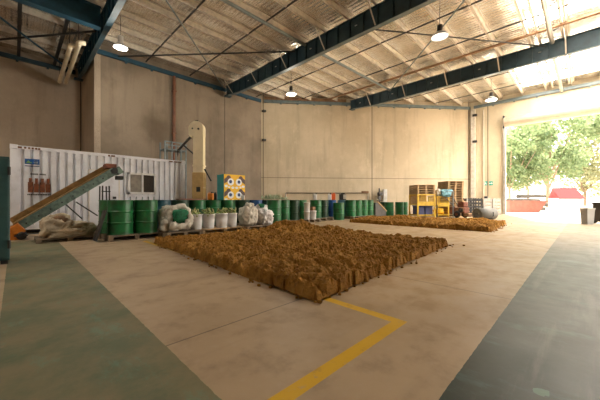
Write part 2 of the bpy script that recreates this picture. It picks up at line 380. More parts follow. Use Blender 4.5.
def tag(o, label, cat, group=None, kind=None):
    o['label'] = label; o['category'] = cat
    if group: o['group'] = group
    if kind: o['kind'] = kind
    return o
def thing(name, label, cat, loc=(0, 0, 0), rz=0.0, group=None):
    o = bpy.data.objects.new(name, None); COL.objects.link(o); o.empty_display_size = 0.1
    o.location = loc; o.rotation_euler = (0, 0, rz)
    return tag(o, label, cat, group)
def part(name, mesh, parent, loc=(0, 0, 0), rz=0.0):
    o = bpy.data.objects.new(name, mesh); COL.objects.link(o); o.parent = parent; o.location = loc; o.rotation_euler = (0, 0, rz); return o
def struct(name, mb, mat):
    o = mb.build(name, mat); o['kind'] = 'structure'; return o
def local(root):                      # helper for parts written in world coordinates
    root_m = Matrix.Translation(root.location) @ Matrix.Rotation(root.rotation_euler.z, 4, 'Z')
    inv = root_m.inverted()
    def put(o): o.matrix_parent_inverse = inv; return o
    return put
ORD = ['first', 'second', 'third', 'fourth', 'fifth', 'sixth', 'seventh', 'eighth', 'ninth', 'tenth', 'eleventh', 'twelfth', 'thirteenth', 'fourteenth', 'fifteenth', 'sixteenth', 'seventeenth', 'eighteenth', 'nineteenth', 'twentieth']

# ================================================================== SETTING
HT = 8.62
struct('floor', MB().box(-7.4, 25.5, -7.4, 20.8, -0.2, 0), 'floor')
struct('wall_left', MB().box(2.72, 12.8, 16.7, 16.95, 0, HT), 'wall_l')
struct('wall_return', MB().box(2.7, 2.95, 16.7, 20.4, 0, HT), 'wall_p')
struct('wall_recess', MB().box(-7.2, 2.95, 20.4, 20.65, 0, HT), 'wall_p')
w = MB(); nx, ny = -DDIR[1], DDIR[0]
w.obox(((12.7 + 25.3) / 2 + nx * 0.12, (16.7 + 6.4) / 2 + ny * 0.12, HT / 2), (DDIR[0], DDIR[1], 0), (nx, ny, 0), (0, 0, 1), dl / 2 + 0.15, 0.12, HT / 2)
struct('wall_diagonal', w, 'wall_d')
DOORB, DOORZ, DOOR0 = 4.1, 6.35, -3.5
w = MB(); w.box(25.3, 25.55, DOORB, 6.6, 0, HT); w.box(25.3, 25.55, DOOR0, DOORB, DOORZ, HT); w.box(25.3, 25.55, -7.2, DOOR0, 0, HT)
struct('wall_right', w, 'wall_r')
w = MB(); w.box(-7.2, 14.5, -7.25, -7.0, 0, HT); w.box(14.5, 22.5, -7.25, -7.0, 6.5, HT); w.box(22.5, 25.5, -7.25, -7.0, 0, HT)
struct('wall_front', w, 'wall_p')
w = MB().box(-7.25, -7.0, -7.2, 20.6, 0, HT)
struct('wall_rear', w, 'wall_p')
struct('ground', MB().box(-60, -7.25, -60, 60, -0.25, -0.04), 'ground')
w = MB()
SKY_AND_FILL = [(13.0, 14.2, -6.5, 1.9), (15.0, 16.0, -6.5, 1.9), (18.3, 19.5, -6.5, 1.9), (20.5, 21.7, -6.5, 2.9), (22.9, 24.1, -6.5, 2.9), (-4.6, -3.9, 4, 12)]  # last strip is an unseen glowing panel added to light the rear left
w.box(-7.4, 25.6, -7.4, 20.8, HT, HT + 0.08)
struct('ceiling', w, 'roof')
for i, (x0, x1, y0, y1) in enumerate(SKY_AND_FILL):
    struct('window_%d' % (i + 1), MB().box(x0, x1, y0, y1, HT - 0.012, HT - 0.002), 'skylight_and_fill')  # the last one is the added fill panel, not a roof window

# door jamb, roller curtain drum
o = struct('door_1', MB().lathe([(0.33, -DOORB - 0.05), (0.33, -DOOR0 + 0.1)], (25.05, 0, DOORZ + 0.30), 24, (0, -1, 0)), 'curtain')
j = MB(); j.box(25.12, 25.32, DOORB - 0.02, DOORB + 0.12, 0, DOORZ + 0.25); j.build('door_guide', 'silver', o)
j = MB(); j.box(24.9, 25.32, DOORB + 0.02, DOORB + 0.10, DOORZ - 0.15, DOORZ + 0.75); j.build('end_bracket', 'dark_metal', o)
struct('trim_1', MB().box(25.1, 25.3, DOOR0, DOORB + 0.0, DOORZ + 0.62, DOORZ + 0.70), 'wall_r')

# ================================================================== STEEL
ZF, ZT = 7.60, 8.40
B0 = -1.9
def amax(b): return 25.28 if b < 6.4 else (12.7 + (16.68 - b) * 12.6 / 10.3)
PB = [0.55 + 1.25 * k for k in range(-2, 13)]
def rafter(a, b1, label, web, tail=None):
    t = thing('steel_rafter', label, 'beam', (a, 0, 0), 0, 'main roof rafters'); yb = -6.9
    bt = b1 - 1.9; zt = ZF + 0.17            # the end tapers onto its bearing
    def prism(x0, x1, pts):
        n = len(pts); v = [(x0, y, z) for y, z in pts] + [(x1, y, z) for y, z in pts]
        return MB().add(v, [tuple(range(n)), tuple(range(2 * n - 1, n - 1, -1))] + [(i, n + i, n + (i + 1) % n, (i + 1) % n) for i in range(n)])
    prism(-0.012, 0.012, [(yb, ZF + 0.02), (bt, ZF + 0.02), (b1, zt + 0.02), (b1, ZT - 0.02), (yb, ZT - 0.02)]).build('web', web, t)
    fw = 0.10
    if tail is None:
        prism(-fw, fw, [(yb, ZF), (bt, ZF), (b1, zt), (b1, zt + 0.022), (bt, ZF + 0.022), (yb, ZF + 0.022)]).build('bottom_flange', 'flange', t)
    else:
        MB().box(-fw, fw, yb, tail, ZF, ZF + 0.022).build('bottom_flange', web, t)
        prism(-0.085, 0.085, [(tail, ZF), (bt, ZF), (b1, zt), (b1, zt + 0.022), (bt, ZF + 0.022), (tail, ZF + 0.022)]).build('bottom_flange', 'steel_blue', t)
    MB().box(-fw, fw, yb, b1, ZT - 0.022, ZT).build('top_flange', web, t)
    b = 0.55 - 1.25 / 2; k = 0
    while b < b1 - 0.2:
        w_ = 0.09 if (tail is None or b < tail) else 0.07
        z0 = ZF + 0.022 + max(0.0, (b - bt) / 1.9 * 0.17)
        MB().box(-w_, w_, b - 0.008, b + 0.008, z0, ZT - 0.022).build('stiffener', web, t)
        if k % 4 == 1:
            for s_ in (-1, 1):
                if tail is not None and b > 12 : continue
                MB().bar((s_ * 0.11, b + 0.06, z0 + 0.01), (s_ * 0.75, b + 0.06, ZT + 0.04), 0.05, 0.012).build('fly_brace', 'galv', t)
        if k % 4 == 2: MB().box(-0.05, -0.02, b + 0.3, b + 0.40, ZT - 0.36, ZT - 0.33).build('white_mark', 'white', t)  # small white mark repeated along the web
        b += 1.25 / 2; k += 1
    MB().box(-0.2, 0.2, b1 - 0.28, b1, zt - 0.06, zt).build('bearing_plate', 'steel_blue', t)
    return t
rafter(2.5, 20.1, 'teal steel rafter ending above the two cream pipes in the recess', 'steel_bright', 13.2)
rafter(9.75, 16.5, 'dark blue steel rafter landing on the stained side wall beyond the cream elevator', 'steel_blue')
rafter(17.7, 12.36, 'dark blue steel rafter landing on the angled end wall', 'steel_blue')
t = thing('transfer_beam', 'deep teal beam framing into the rafter above the dusty conveyor', 'beam', (0, 13.2, 0))
MB().box(-6.9, 2.33, -0.012, 0.012, ZF + 0.02, ZT - 0.02).build('web', 'steel_bright', t)
MB().box(-6.9, 2.33, -0.15, 0.15, ZF, ZF + 0.022).build('bottom_flange', 'steel_bright', t)
MB().box(-6.9, 2.33, -0.15, 0.15, ZT - 0.022, ZT).build('top_flange', 'steel_bright', t)

def purlin(b, a0, a1, label):
    m = MB(); m.box(a0, a1, b - 0.006, b + 0.006, ZT, HT - 0.01)
    m.box(a0, a1, b, b + 0.075, ZT, ZT + 0.008); m.box(a0, a1, b - 0.075, b, HT - 0.02, HT - 0.01)
    o = m.build('roof_purlin', 'galv'); tag(o, label, 'purlin', 'roof purlins'); return o
bs = [b for b in PB if b < 16.5][::-1]
for i, b in enumerate(bs):
    purlin(b, -6.9, amax(b + 0.1) - 0.02, 'galvanised roof purlin, %s one out from the side wall behind the white container' % ORD[i])
for i, b in enumerate((17.95, 19.2)):
    purlin(b, -6.9, 2.66, 'galvanised purlin over the recess behind the container, %s one' % ('inner', 'outer')[i])
# bridging rods across the purlins
for i, (a, b1, lab) in enumerate(((4.95, 16.6, 'thin purlin bridging line nearer the teal rafter in the bay over the dirt'), (7.35, 16.6, 'thin purlin bridging line nearer the dark rafter in the bay over the dirt'),
                   (12.2, 16.6, 'thin bridging line past the first dark rafter, in line with two lamps'), (14.8, 14.6, 'thin bridging line midway between the two dark rafters'),
                   (20.2, 10.2, 'thin bridging line just beyond the second dark rafter'), (22.7, 8.2, 'thin bridging line close to the roller door wall'))):
    o = MB().box(a - 0.025, a + 0.025, B0, b1, ZT - 0.005, ZT + 0.035).build('purlin_bridging', 'dark_metal'); tag(o, lab, 'roof rod', 'purlin bridging lines')
for a, lab in ((0.13, 'dark roof member over the container end in the recess bay'), (1.5, 'dark roof member beside the cream pipes in the recess bay')):
    o = MB().box(a - 0.06, a + 0.06, 13.35, 20.38, ZT - 0.14, ZT).build('recess_rafter', 'dark_metal'); tag(o, lab, 'beam', 'recess roof members')
# brown cable tray strip on the purlins short of the second rafter
o = MB().box(16.1, 16.26, B0, 13.5, ZT - 0.06, ZT - 0.005).build('cable_tray', 'rust'); tag(o, 'rusty brown cable tray running alongside the second dark rafter', 'cable tray')
# roof plane braces and struts
def rod(name, p, q, wd, mat, label, cat='brace', grp='roof bracing'):
    o = MB().tube([p, q], wd / 2, 8).build(name, mat); return tag(o, label, cat, grp)
zb = 8.28
rod('roof_strut', (2.75, 9.25, zb - 0.02), (9.6, 9.25, zb - 0.02), 0.13, 'grey_tube', 'grey blue tube strut between the teal rafter and the first dark rafter', 'strut')
rod('roof_strut', (9.9, 9.25, zb - 0.02), (17.55, 9.1, zb - 0.02), 0.13, 'grey_tube', 'grey blue tube strut between the two dark rafters', 'strut')
rod('roof_brace', (9.6, 9.95, zb - 0.05), (2.75, 17.6, zb - 0.05), 0.075, 'dark_metal', 'dark diagonal brace crossing to the wall above the container window')
rod('roof_brace', (2.75, 9.6, zb), (9.6, 16.6, zb), 0.06, 'grey_tube', 'grey diagonal brace running up from beside the first dark rafter end')
rod('roof_brace', (9.9, 6.85, zb - 0.08), (17.55, 1.3, zb - 0.08), 0.06, 'dark_metal', 'dark diagonal brace crossing under the big bell lamp')
rod('roof_brace', (9.95, 1.5, zb), (17.55, 9.1, zb), 0.06, 'grey_tube', 'grey diagonal brace crossing the bay of the big bell lamp')
rod('roof_brace', (-0.8, 15.45, 8.1), (2.3, 20.1, 8.1), 0.08, 'steel_bright', 'teal diagonal brace crossing the recess above the pipes')
rod('roof_brace', (2.4, 14.6, 8.14), (-1.2, 19.3, 8.14), 0.09, 'dark_metal', 'dark diagonal brace crossing the teal one in the recess')
# lattice strut over the second rafter
t = thing('lattice_girder', 'pale grey lattice strut passing under the roof to the roller door wall', 'girder', (0, 1.07, 0))
MB().tube([(9.95, 0, zb), (17.5, 0, zb)], 0.09, 8).build('main_tube', 'silver', t)
MB().tube([(17.9, 0, 8.1), (25.0, 0, 8.1)], 0.09, 8).build('main_tube', 'silver', t)
for dy_ in (0.42, -0.36):
    MB().box(9.95, 25.0, dy_ - 0.04, dy_ + 0.04, ZT + 0.0, ZT + 0.09).build('chord', 'galv', t)
m = MB(); k = 10.4; sgn = 1
while k < 24.8:
    m.bar((k, 0.42 * sgn if sgn > 0 else -0.36, ZT + 0.03), (k + 0.55, -0.36 if sgn > 0 else 0.42, ZT + 0.03), 0.025); k += 0.55; sgn = -sgn
m.build('lacing', 'dark_metal', t)

# eave beams
def eave(name, p, q, mat, label, drop=0.0):
    p, q = Vector(p), Vector(q); m = MB(); m.bar(p, q, 0.14, 0.2)
    d = (q - p); n = int(d.length / 1.3)
    o = m.build(name, mat); tag(o, label, 'beam', 'eave beams')
    for i in range(1, n + 1):
        c = p + d * (i / (n + 1.0)); MB().box(c.x - 0.05, c.x + 0.05, c.y - 0.05, c.y + 0.05, c.z - 0.18, c.z - 0.1).build('bolt_cleat', mat, o)
    return o
eave('eave_beam', (2.8, 16.62, 8.2), (12.6, 16.62, 8.2), 'steel_bright', 'teal eave beam along the top of the stained side wall')
eave('eave_beam', (-6.9, 20.3, 8.2), (2.4, 20.3, 8.2), 'steel_blue', 'dark eave beam along the top of the recess wall')
e0 = diag_pt(264, 0.09); e1 = diag_pt(469, 0.09)
eave('eave_beam', (*e0, 8.2), (*e1, 8.2), 'flange', 'grey eave beam along the top of the angled end wall')
eave('eave_beam', (25.2, 6.1, 8.2), (25.2, -6.5, 8.2), 'flange', 'grey green eave beam above the roller door')
p0, p1 = diag_pt(264, 0.06), diag_pt(346, 0.06)
o = MB().bar((*p0, 8.45), (*p1, 8.45), 0.06, 0.22).build('fascia_board', 'rust'); tag(o, 'rusty brown board above the grey eave beam of the angled wall', 'board')

# wall brackets and conduits
for (px, py, lab) in ((262.5, 111, 'small dark bracket high in the wall corner, upper one'), (262.5, 140, 'small dark bracket high in the wall corner, lower one')):
    a, b = diag_pt(264, 0.12); z = Z(py, a, b)
    m = MB(); m.box(a - 0.12, a + 0.12, b - 0.12, b + 0.1, z - 0.07, z + 0.07); tag(m.build('wall_bracket', 'dark_metal', bevel=0.01), lab, 'bracket', 'corner brackets')
for (py, lab) in ((116, 'dark bracket on the corner post beside the door wall, upper one'), (142, 'dark bracket on the corner post beside the door wall, lower one')):
    z = Z(py, 25.1, 6.2); m = MB(); m.box(24.95, 25.15, 5.85, 6.15, z - 0.08, z + 0.08)
    tag(m.build('wall_bracket', 'dark_metal', bevel=0.01), lab, 'bracket', 'corner brackets')
o = MB().box(25.06, 25.28, 6.0, 6.28, 0, 8.05).build('corner_post', 'galv'); tag(o, 'pale steel corner post where the angled wall meets the door wall', 'post')
o = MB().tube([(25.22, 5.45, 0.05), (25.22, 5.45, 7.9)], 0.03, 8).build('wall_conduit', 'galv'); tag(o, 'thin vertical conduit on the door wall near the green signs', 'conduit')
aP = A(174, 16.6)
t = thing('downpipe', 'brown vertical pipe on the stained side wall', 'pipe', (aP, 16.6, 0))
MB().tube([(0, 0, 0.02), (0, 0, 8.08)], 0.085, 12).build('pipe', 'pipe_brown', t)
for z in (2.5, 4.8, 7.2): MB().box(-0.11, 0.11, -0.1, 0.095, z, z + 0.05).build('clamp', 'pipe_brown', t)
a0, a1 = diag_pt(286, 0.1), diag_pt(368, 0.1)
t = thing('wall_rail', 'thin dark pipe rail along the angled wall above the green drums', 'rail', (a0[0], a0[1], 0))
put = local(t)
put(MB().tube([(*a0, 1.53), (*a1, 1.55)], 0.028, 8).build('pipe', 'dark_metal', t))
for f in (0.0, 0.33, 0.66, 1.0):
    q = (a0[0] + (a1[0] - a0[0]) * f, a0[1] + (a1[1] - a0[1]) * f)
    put(MB().box(q[0] - 0.015, q[0] + 0.015, q[1] - 0.015, q[1] + 0.09, 0, 1.55).build('post', 'galv', t))
put(MB().bar((*diag_pt(361, 0.12), 1.62), (*diag_pt(368, 0.12), 1.62), 0.05, 0.16).build('rail_plate', 'rust', t))
# cream pipes in the recess
for (x0, y0, x1, y1, lab) in ((70.0, 47, 59.5, 82, 'cream plastic pipe under the recess roof, outer of the pair'), (79.0, 44, 65.5, 83, 'cream plastic pipe with elbow under the recess roof, inner of the pair')):
    za = 7.3
    def at(px, py, z): 
        d = (z - CAMH) * F / (200 - py); X = (px - 300) / F * d; return CD(X, d)
    pa, pb = at(x0, y0, za), at(x1, y1, za)
    t = thing('vent_pipe', lab, 'pipe', (pa[0], pa[1], za)); put = local(t)
    put(MB().tube([(*pa, za), (*pb, za)], 0.085, 14).build('pipe', 'pvc', t))
    put(MB().tube([(pa[0], pa[1] + 0.04, za), (pa[0], pa[1] - 0.05, za + 0.01), (pa[0] + 0.03, pa[1] - 0.09, za + 0.04), (pa[0] + 0.2, pa[1] - 0.10, za + 0.05)], [0.10, 0.10, 0.10, 0.09], 14).build('elbow', 'pvc', t))
    put(MB().tube([(pa[0], pa[1] + 0.1, za), (pa[0], pa[1] + 0.1, HT - 0.002)], 0.012, 6).build('hanger', 'dark_metal', t))
    put(MB().tube([(pb[0], pb[1], za), (pb[0], pb[1], HT - 0.002)], 0.012, 6).build('hanger', 'dark_metal', t))

# ================================================================== LAMPS
def lamp(px, py, a, b, z, r, lit, label, top, box=False):
    t = thing('high_bay_lamp', label, 'lamp', (a, b, z), 0, 'high bay lamps')
    rf = MB().lathe([(0.07, 0.16), (r * 0.45, 0.13), (r * 0.85, 0.03), (r, -0.06), (r - 0.015, -0.06), (r * 0.83, 0.02), (r * 0.4, 0.11)], n=28, caps=False).build('reflector', 'white', t)
    MB().lathe([(0.02, -0.05), (r * 0.9, -0.045), (r * 0.93, -0.03), (0.02, 0.0)], n=24).build('lens', 'lamp_lit' if lit else 'lamp_dim', rf)
    MB().lathe([(0.08, 0.14), (0.1, 0.17), (0.1, 0.40), (0.05, 0.43)], n=18).build('housing', 'white' if box else 'dark_metal', t)
    MB().tube([(0, 0, 0.42), (0, 0, top - z)], 0.012, 6).build('cord', 'dark_metal', t)
    if lit:
        l = bpy.data.lights.new('bulb', 'POINT'); l.energy = 60; l.shadow_soft_size = 0.15; l.color = (1, 0.94, 0.8)
        lo = bpy.data.objects.new('bulb', l); COL.objects.link(lo); lo.parent = t; lo.location = (0, 0, -0.2)
lamp(117, 41, 2.98, 13.1, 7.15, 0.25, True, 'lit high bay lamp hanging beside the teal rafter above the conveyor', HT - 0.002, True)
lamp(290, 94, 11.7, 12.45, 7.4, 0.3, True, 'lit high bay lamp on a cord in front of the wall corner', HT - 0.002)
lamp(440, 35, 11.7, 4.0, 7.42, 0.32, False, 'big white bell lamp with dark cap in the bay between dark rafters', HT - 0.002)
lamp(491, 99, 21.3, 4.2, 7.4, 0.32, True, 'pale high bay lamp on a long cord above the green signs', HT - 0.002)

# ================================================================== SOIL BEDS
def soil(a0, a1, b0, b1, base, mounds, label, seed, step=0.028, skew=(0.28, 0.2)):
    nxn, nyn = int((a1 - a0) / step), int((b1 - b0) / step)
    vs_, fs = [], []
    for j in range(nyn + 1):
        for i in range(nxn + 1):
            x = a0 + (a1 - a0) * i / nxn; y = b0 + (b1 - b0) * j / nyn
            e = min(x - a0, a1 - x, y - b0, b1 - y)
            wob = 0.05 * noise.noise(Vector((x * 3, y * 3, seed))) + 0.03 * noise.noise(Vector((x * 11, y * 11, seed + 4)))
            ee = e + wob - 0.03
            p = Vector((x, y, seed))
            h = base
            h += 0.042 * noise.noise(p * 1.4) + 0.030 * noise.noise(p * 4.2)
            c1 = noise.noise(p * 6.3 + Vector((9, 2, 0))); h -= 0.13 * max(0.0, c1 - 0.08) / 0.5
            c2 = noise.noise(p * 11 + Vector((3, 7, 0))); h += 0.04 * c2
            h += 0.030 * noise.noise(p * 21) + 0.022 * noise.noise(p * 40)
            h += 0.03 * max(0.0, noise.noise(p * 8.5 + Vector((1, 4, 2))) - 0.2)
            for (mx, my, mr, mh) in mounds:
                d2 = ((x - mx) ** 2 + (y - my) ** 2) / mr ** 2
                if d2 < 6: h += mh * math.exp(-d2 * 1.6) * (1 + 0.35 * noise.noise(p * 3.1))
            # crumbled edge with vertical cracks
            kx = min(1.0, max(0.0, ee / 0.024)); kx = kx * kx * (3 - 2 * kx)
            if e < 0.12: h *= 1.0 - 0.35 * max(0.0, noise.noise(p * 9.0 + Vector((5, 5, 5)))) * (1 - e / 0.12)
            fx, fy = i / nxn, j / nyn
            vs_.append((x + skew[1] * fy * (1 - fx), y + skew[0] * fx * (1 - fy), max(0.002, h) * kx))
    for j in range(nyn):
        for i in range(nxn):
            q = j * (nxn + 1) + i; fs.append((q, q + 1, q + nxn + 2, q + nxn + 1))
    m = MB(); m.add(vs_, fs, False)
    r = random.Random(int(seed * 10))
    for k in range(90):       # crumbs off the edge
        side = r.randrange(3); u = r.random()
        x, y = (a0 + (a1 - a0) * u, b0 + skew[0] * u - abs(r.gauss(0, 0.05))) if side == 0 else ((a0 + skew[1] * u - abs(r.gauss(0, 0.05)), b0 + (b1 - b0) * u) if side == 1 else (a1 + abs(r.gauss(0, .1)), b0 + (b1 - b0) * u))
        s = r.uniform(0.008, 0.026); m.blob((x, y, s * 0.6), s, s, s * 0.8, 0.4, 2.5, 6, u * 9)
    o = m.build('soil_bed', 'soil'); return tag(o, label, 'soil', None, 'stuff')
soil(2.1, 7.0, 1.88, 7.25, 0.135, [(6.1, 6.2, 0.75, 0.24), (6.5, 5.2, 0.5, 0.14), (5.7, 6.7, 0.5, 0.12), (6.6, 6.7, 0.5, 0.1)], 'wide flat bed of crumbly brown soil in the middle of the floor', 1.3)
soil(10.6, 14.9, 2.1, 7.7, 0.15, [(12.6, 6.0, 0.6, 0.22), (13.2, 4.6, 0.7, 0.1), (11.6, 7.0, 0.7, 0.1), (14.4, 3.2, 0.6, 0.08)], 'second lower bed of brown soil in front of the yellow cages', 5.7, 0.04)

# ================================================================== REPEATED KINDS
def pallet_mesh(L=1.15, W=1.0, H=0.14):
    deck = MB(); n = 7
    for i in range(n):
        y = -W / 2 + (W - 0.09) * i / (n - 1)
        deck.box(-L / 2, L / 2, y, y + 0.09, H - 0.022, H)
    under = MB()
    for i in (0, 0.5, 1):
        y = -W / 2 + (W - 0.1) * i; under.box(-L / 2, L / 2, y, y + 0.1, 0, 0.018)
    blocks = []
    for i in (0, 0.5, 1):
        x = -L / 2 + (L - 0.1) * i
        blocks.append(MB().box(x, x + 0.1, -W / 2, W / 2, 0.018, H - 0.022))
    return deck, under, blocks
_pc = {}
def pallet(a, b, label, L=1.15, W=1.0, mat='wood_dark', z=0, rz=0.0, group='pallets under the drums and sacks', H=0.14):
    key = (L, W, mat, H)
    if key not in _pc:
        d, u, bl = pallet_mesh(L, W, H)
        _pc[key] = (d.mesh('deck', mat), u.mesh('bottom_boards', mat), [x.mesh('bearer', mat) for x in bl])
    t = thing('pallet', label, 'pallet', (a, b, z), rz, group); dk, un, bl = _pc[key]
    part('deck', dk, t); part('bottom_boards', un, t)
    for x in bl: part('bearer', x, t)
    return t
DH, DR = 0.88, 0.29
def drum_meshes(mat):
    b_ = DR - 0.006
    pr = [(DR - 0.012, 0.0), (DR, 0.0), (DR + 0.004, 0.006), (DR + 0.004, 0.018), (b_, 0.028), (b_, 0.036)]
    for zc in (0.30, 0.585):
        pr += [(b_, zc - 0.034), (b_, zc - 0.026), (DR + 0.008, zc - 0.012), (DR + 0.010, zc), (DR + 0.008, zc + 0.012), (b_, zc + 0.026), (b_, zc + 0.034)]
    pr += [(b_, DH - 0.036), (b_, DH - 0.028), (DR + 0.003, DH - 0.018), (DR + 0.003, DH), (DR - 0.012, DH), (DR - 0.014, DH - 0.022)]
    body = MB().lathe(pr, n=36).mesh('body', mat)
    lid = MB().lathe([(0.02, DH - 0.024), (DR - 0.016, DH - 0.024), (DR - 0.016, DH - 0.014), (0.02, DH - 0.012)], n=30).mesh('lid', mat)
    bung = MB().lathe([(0.035, DH - 0.016), (0.035, DH), (0.02, DH + 0.004)], (0.16, 0.05, 0), 12).mesh('bung_cap', 'dark_metal')
    lab = MB()
    for k in range(7):
        t0, t1 = -2.75 + 0.1 * k, -2.75 + 0.1 * (k + 1); r = DR + 0.0065
        lab.add([(r * math.cos(t0), r * math.sin(t0), 0.40), (r * math.cos(t1), r * math.sin(t1), 0.40), (r * math.cos(t1), r * math.sin(t1), 0.50), (r * math.cos(t0), r * math.sin(t0), 0.50)], [(0, 1, 2, 3)])
    return body, lid, bung
_dm = {}
def drum(a, b, z, mat, label, grp='steel drums in the long row', rz=None):
    if mat not in _dm: _dm[mat] = drum_meshes(mat)
    t = thing('steel_drum', label, 'drum', (a, b, z), R.uniform(0, 6.28) if rz is None else rz, grp)
    bm_, lm_, gm_ = _dm[mat]; part('body', bm_, t); part('bung_cap', gm_, part('lid', lm_, t))
    return t
PZ = 0.14
# --- pallet by the conveyor
pallet(2.23, 8.8, 'pallet carrying green drums beside the conveyor head', 1.25, 1.25)
drum(1.93, 8.5, PZ, 'green', 'big green drum at the front of the pallet beside the conveyor head')
drum(2.54, 8.5, PZ, 'green', 'green drum below the container window, front of its pallet')
drum(1.86, 9.12, PZ, 'green', 'green drum tucked behind the big drum near the conveyor legs')
drum(2.5, 9.12, PZ, 'green_dark', 'dark green drum behind the drum below the container window')
# --- rear row
for a, w_, lab in ((3.6, 1.2, 'pallet under the teal drum behind the open sack'), (4.8, 1.2, 'pallet under drums in front of the cream elevator'), (6.03, 1.25, 'pallet under drums in front of the yellow patterned cabinet'), (7.3, 1.2, 'pallet under the blue drum behind the white sacks')):
    pallet(a, 9.75, lab, w_, 1.0)
for a, mt, lab in ((3.3, 'drum_teal', 'teal blue drum standing behind the open sack'), (3.9, 'green_dark', 'dark green drum behind the open sack, next to the teal drum'), (4.5, 'green', 'green drum below the foot of the cream elevator'),
                   (5.1, 'green', 'green drum carrying the orange can, beside the cream elevator'), (5.7, 'green', 'green drum behind the pots, below the teal cabinet side'), (6.35, 'green_dark', 'dark green drum below the yellow patterned front'),
                   (6.98, 'drum_blue', 'blue drum showing above the white sack'), (7.6, 'green_dark', 'dark green drum just past the white sack, in the rear row')):
    drum(a, 9.58, PZ, mt, lab)
drum(7.13, 8.56, PZ, 'green', 'tall standing green drum next to the white sack, in front of leaves')
pallet(7.3, 8.62, 'pallet under the lone green drum next to the white sack', 1.0, 0.9)
# --- middle groups
pallet(8.6, 9.6, 'pallet under three green drums past the wall corner', 1.2, 1.15)
for a, b, lab in ((8.3, 9.33, 'green drum at the start of the group past the wall corner'), (8.9, 9.33, 'green drum in the middle of the group past the wall corner'), (8.3, 9.93, 'green drum behind the first of the group past the corner'), (8.9, 9.93, 'green drum behind the middle of the group past the corner')):
    drum(a, b, PZ, 'green_dark' if a > 8.5 else 'green', lab)
pallet(9.65, 9.3, 'pallet under the white bucket stack and white tub', 0.86, 1.2)
drum(9.5, 9.45, PZ, 'green', 'green drum directly behind the tall white bucket stack')
pallet(10.75, 9.42, 'pallet under the green drum topped by a white jug', 1.15, 1.0)
drum(10.5, 9.4, PZ, 'green', 'green drum with a white jug on its lid')
drum(11.1, 9.45, PZ, 'green_dark', 'dark green drum between the jug drum and the blue drum')
pallet(11.98, 10.02, 'pallet under the royal blue drum', 1.0, 1.1)
drum(11.62, 10.3, PZ, 'green_dark', 'almost black drum behind the royal blue drum')
drum(12.13, 9.75, PZ, 'drum_blue', 'royal blue drum carrying a white jug and orange can')
drum(11.8, 8.98, 0, 'green', 'low green drum on the floor in front of the royal blue drum')
pallet(13.22, 9.28, 'pallet under the pale blue drum and two green drums', 1.2, 1.3)
pallet(14.42, 9.28, 'pallet at the far end of the four drum row', 1.18, 1.3)
drum(13.0, 9.62, PZ, 'drum_sky', 'pale blue drum under the black box')
for i, a in enumerate((12.9, 13.5, 14.1, 14.7)):
    drum(a, 9.0, PZ, 'green', 'green drum, %s in the neat row of four past the royal blue drum' % ORD[i])
for i, a in enumerate((13.62, 14.22, 14.82)):
    drum(a, 9.62, PZ, 'green_dark', 'dark green drum behind the neat row of four, %s one' % ORD[i])
drum(17.2, 9.0, 0, 'green', 'green drum standing on the floor beyond the sloped ramp')
drum(17.4, 9.63, 0, 'green_dark', 'dark green drum behind the top edge of the ramp')
drum(18.65, 9.0, 0, 'green', 'green drum of the far pair, beside the ramp drum')
drum(19.27, 9.0, 0, 'green', 'green drum of the far pair, next to the pallet stacks')

# ================================================================== LEFT SIDE THINGS
# teal cabinet at the picture edge
t = thing('steel_cabinet', 'dark teal steel cabinet cut off by the photo edge, in front of the container', 'cabinet', (-0.5, 6.75, 0))
MB().box(-0.44, 0.44, -0.25, 0.25, 0.06, 1.71).build('body', 'teal_dark', t, bevel=0.01)
d_ = MB().box(0.0, 0.425, -0.272, -0.25, 0.1, 1.68).build('door', 'teal_dark', t, bevel=0.006)
MB().box(0.05, 0.075, -0.31, -0.272, 0.8, 1.05).build('handle', 'dark_metal', d_)
d_ = MB().box(-0.425, -0.01, -0.272, -0.25, 0.1, 1.68).build('door', 'teal_dark', t, bevel=0.006)
for z in (0.25, 1.42): MB().tube([(0.435, -0.275, z), (0.435, -0.275, z + 0.13)], 0.018, 8).build('hinge', 'dark_metal', t)
for sx in (-0.38, 0.38): MB().box(sx - 0.04, sx + 0.04, -0.22, 0.22, 0, 0.06).build('foot', 'dark_metal', t)

# container office
CB = 12.0; ca0 = A(10, CB); ca1 = A(185, CB); CH0, CH1 = 0.12, 2.66; CDp = 2.4
t = thing('container_office', 'white corrugated container office with sliding window along the side wall', 'container', (ca0, CB, 0))
put = local(t)
def corr(x0, x1, y, z0, z1, mat='container', nm='corrugated_side', pitch=0.205, depth=0.06, holes=()):
    m = MB(); xs = []; x = x0
    pr = [(0, 0), (0.58, 0), (0.66, 1), (0.92, 1)]
    while x < x1:
        for (fx, fy) in pr:
            xx = x + fx * pitch
            if xx <= x1: xs.append((xx, y + fy * depth))
        x += pitch
    xs.append((x1, xs[-1][1]))
    for (p, q) in zip(xs[:-1], xs[1:]):
        zs = [(z0, z1)]
        for (hx0, hx1, hz0, hz1) in holes:
            if p[0] > hx0 - 0.02 and q[0] < hx1 + 0.02: zs = [(z0, hz0), (hz1, z1)]
        for (za, zb_) in zs: m.add([(p[0], p[1], za), (q[0], q[1], za), (q[0], q[1], zb_), (p[0], p[1], zb_)], [(0, 1, 2, 3)])
    return m
wa0, wa1 = A(127.8, CB), A(155.8, CB); wz1 = Z(173.2, (wa0 + wa1) / 2, CB); wz0 = Z(194.2, (wa0 + wa1) / 2, CB)
da0, da1 = A(89.5, CB), A(118.6, CB); dz1 = Z(171, (da0 + da1) / 2, CB)
put(corr(ca0 + 0.1, ca1 - 0.1, CB + 0.012, CH0 + 0.12, CH1 - 0.1).build('corrugated_side', 'container', t))
m = MB(); m.box(ca0 + 0.03, ca0 + 0.06, CB + 0.08, CB + CDp, CH0, CH1); put(m.build('end_wall', 'container', t))
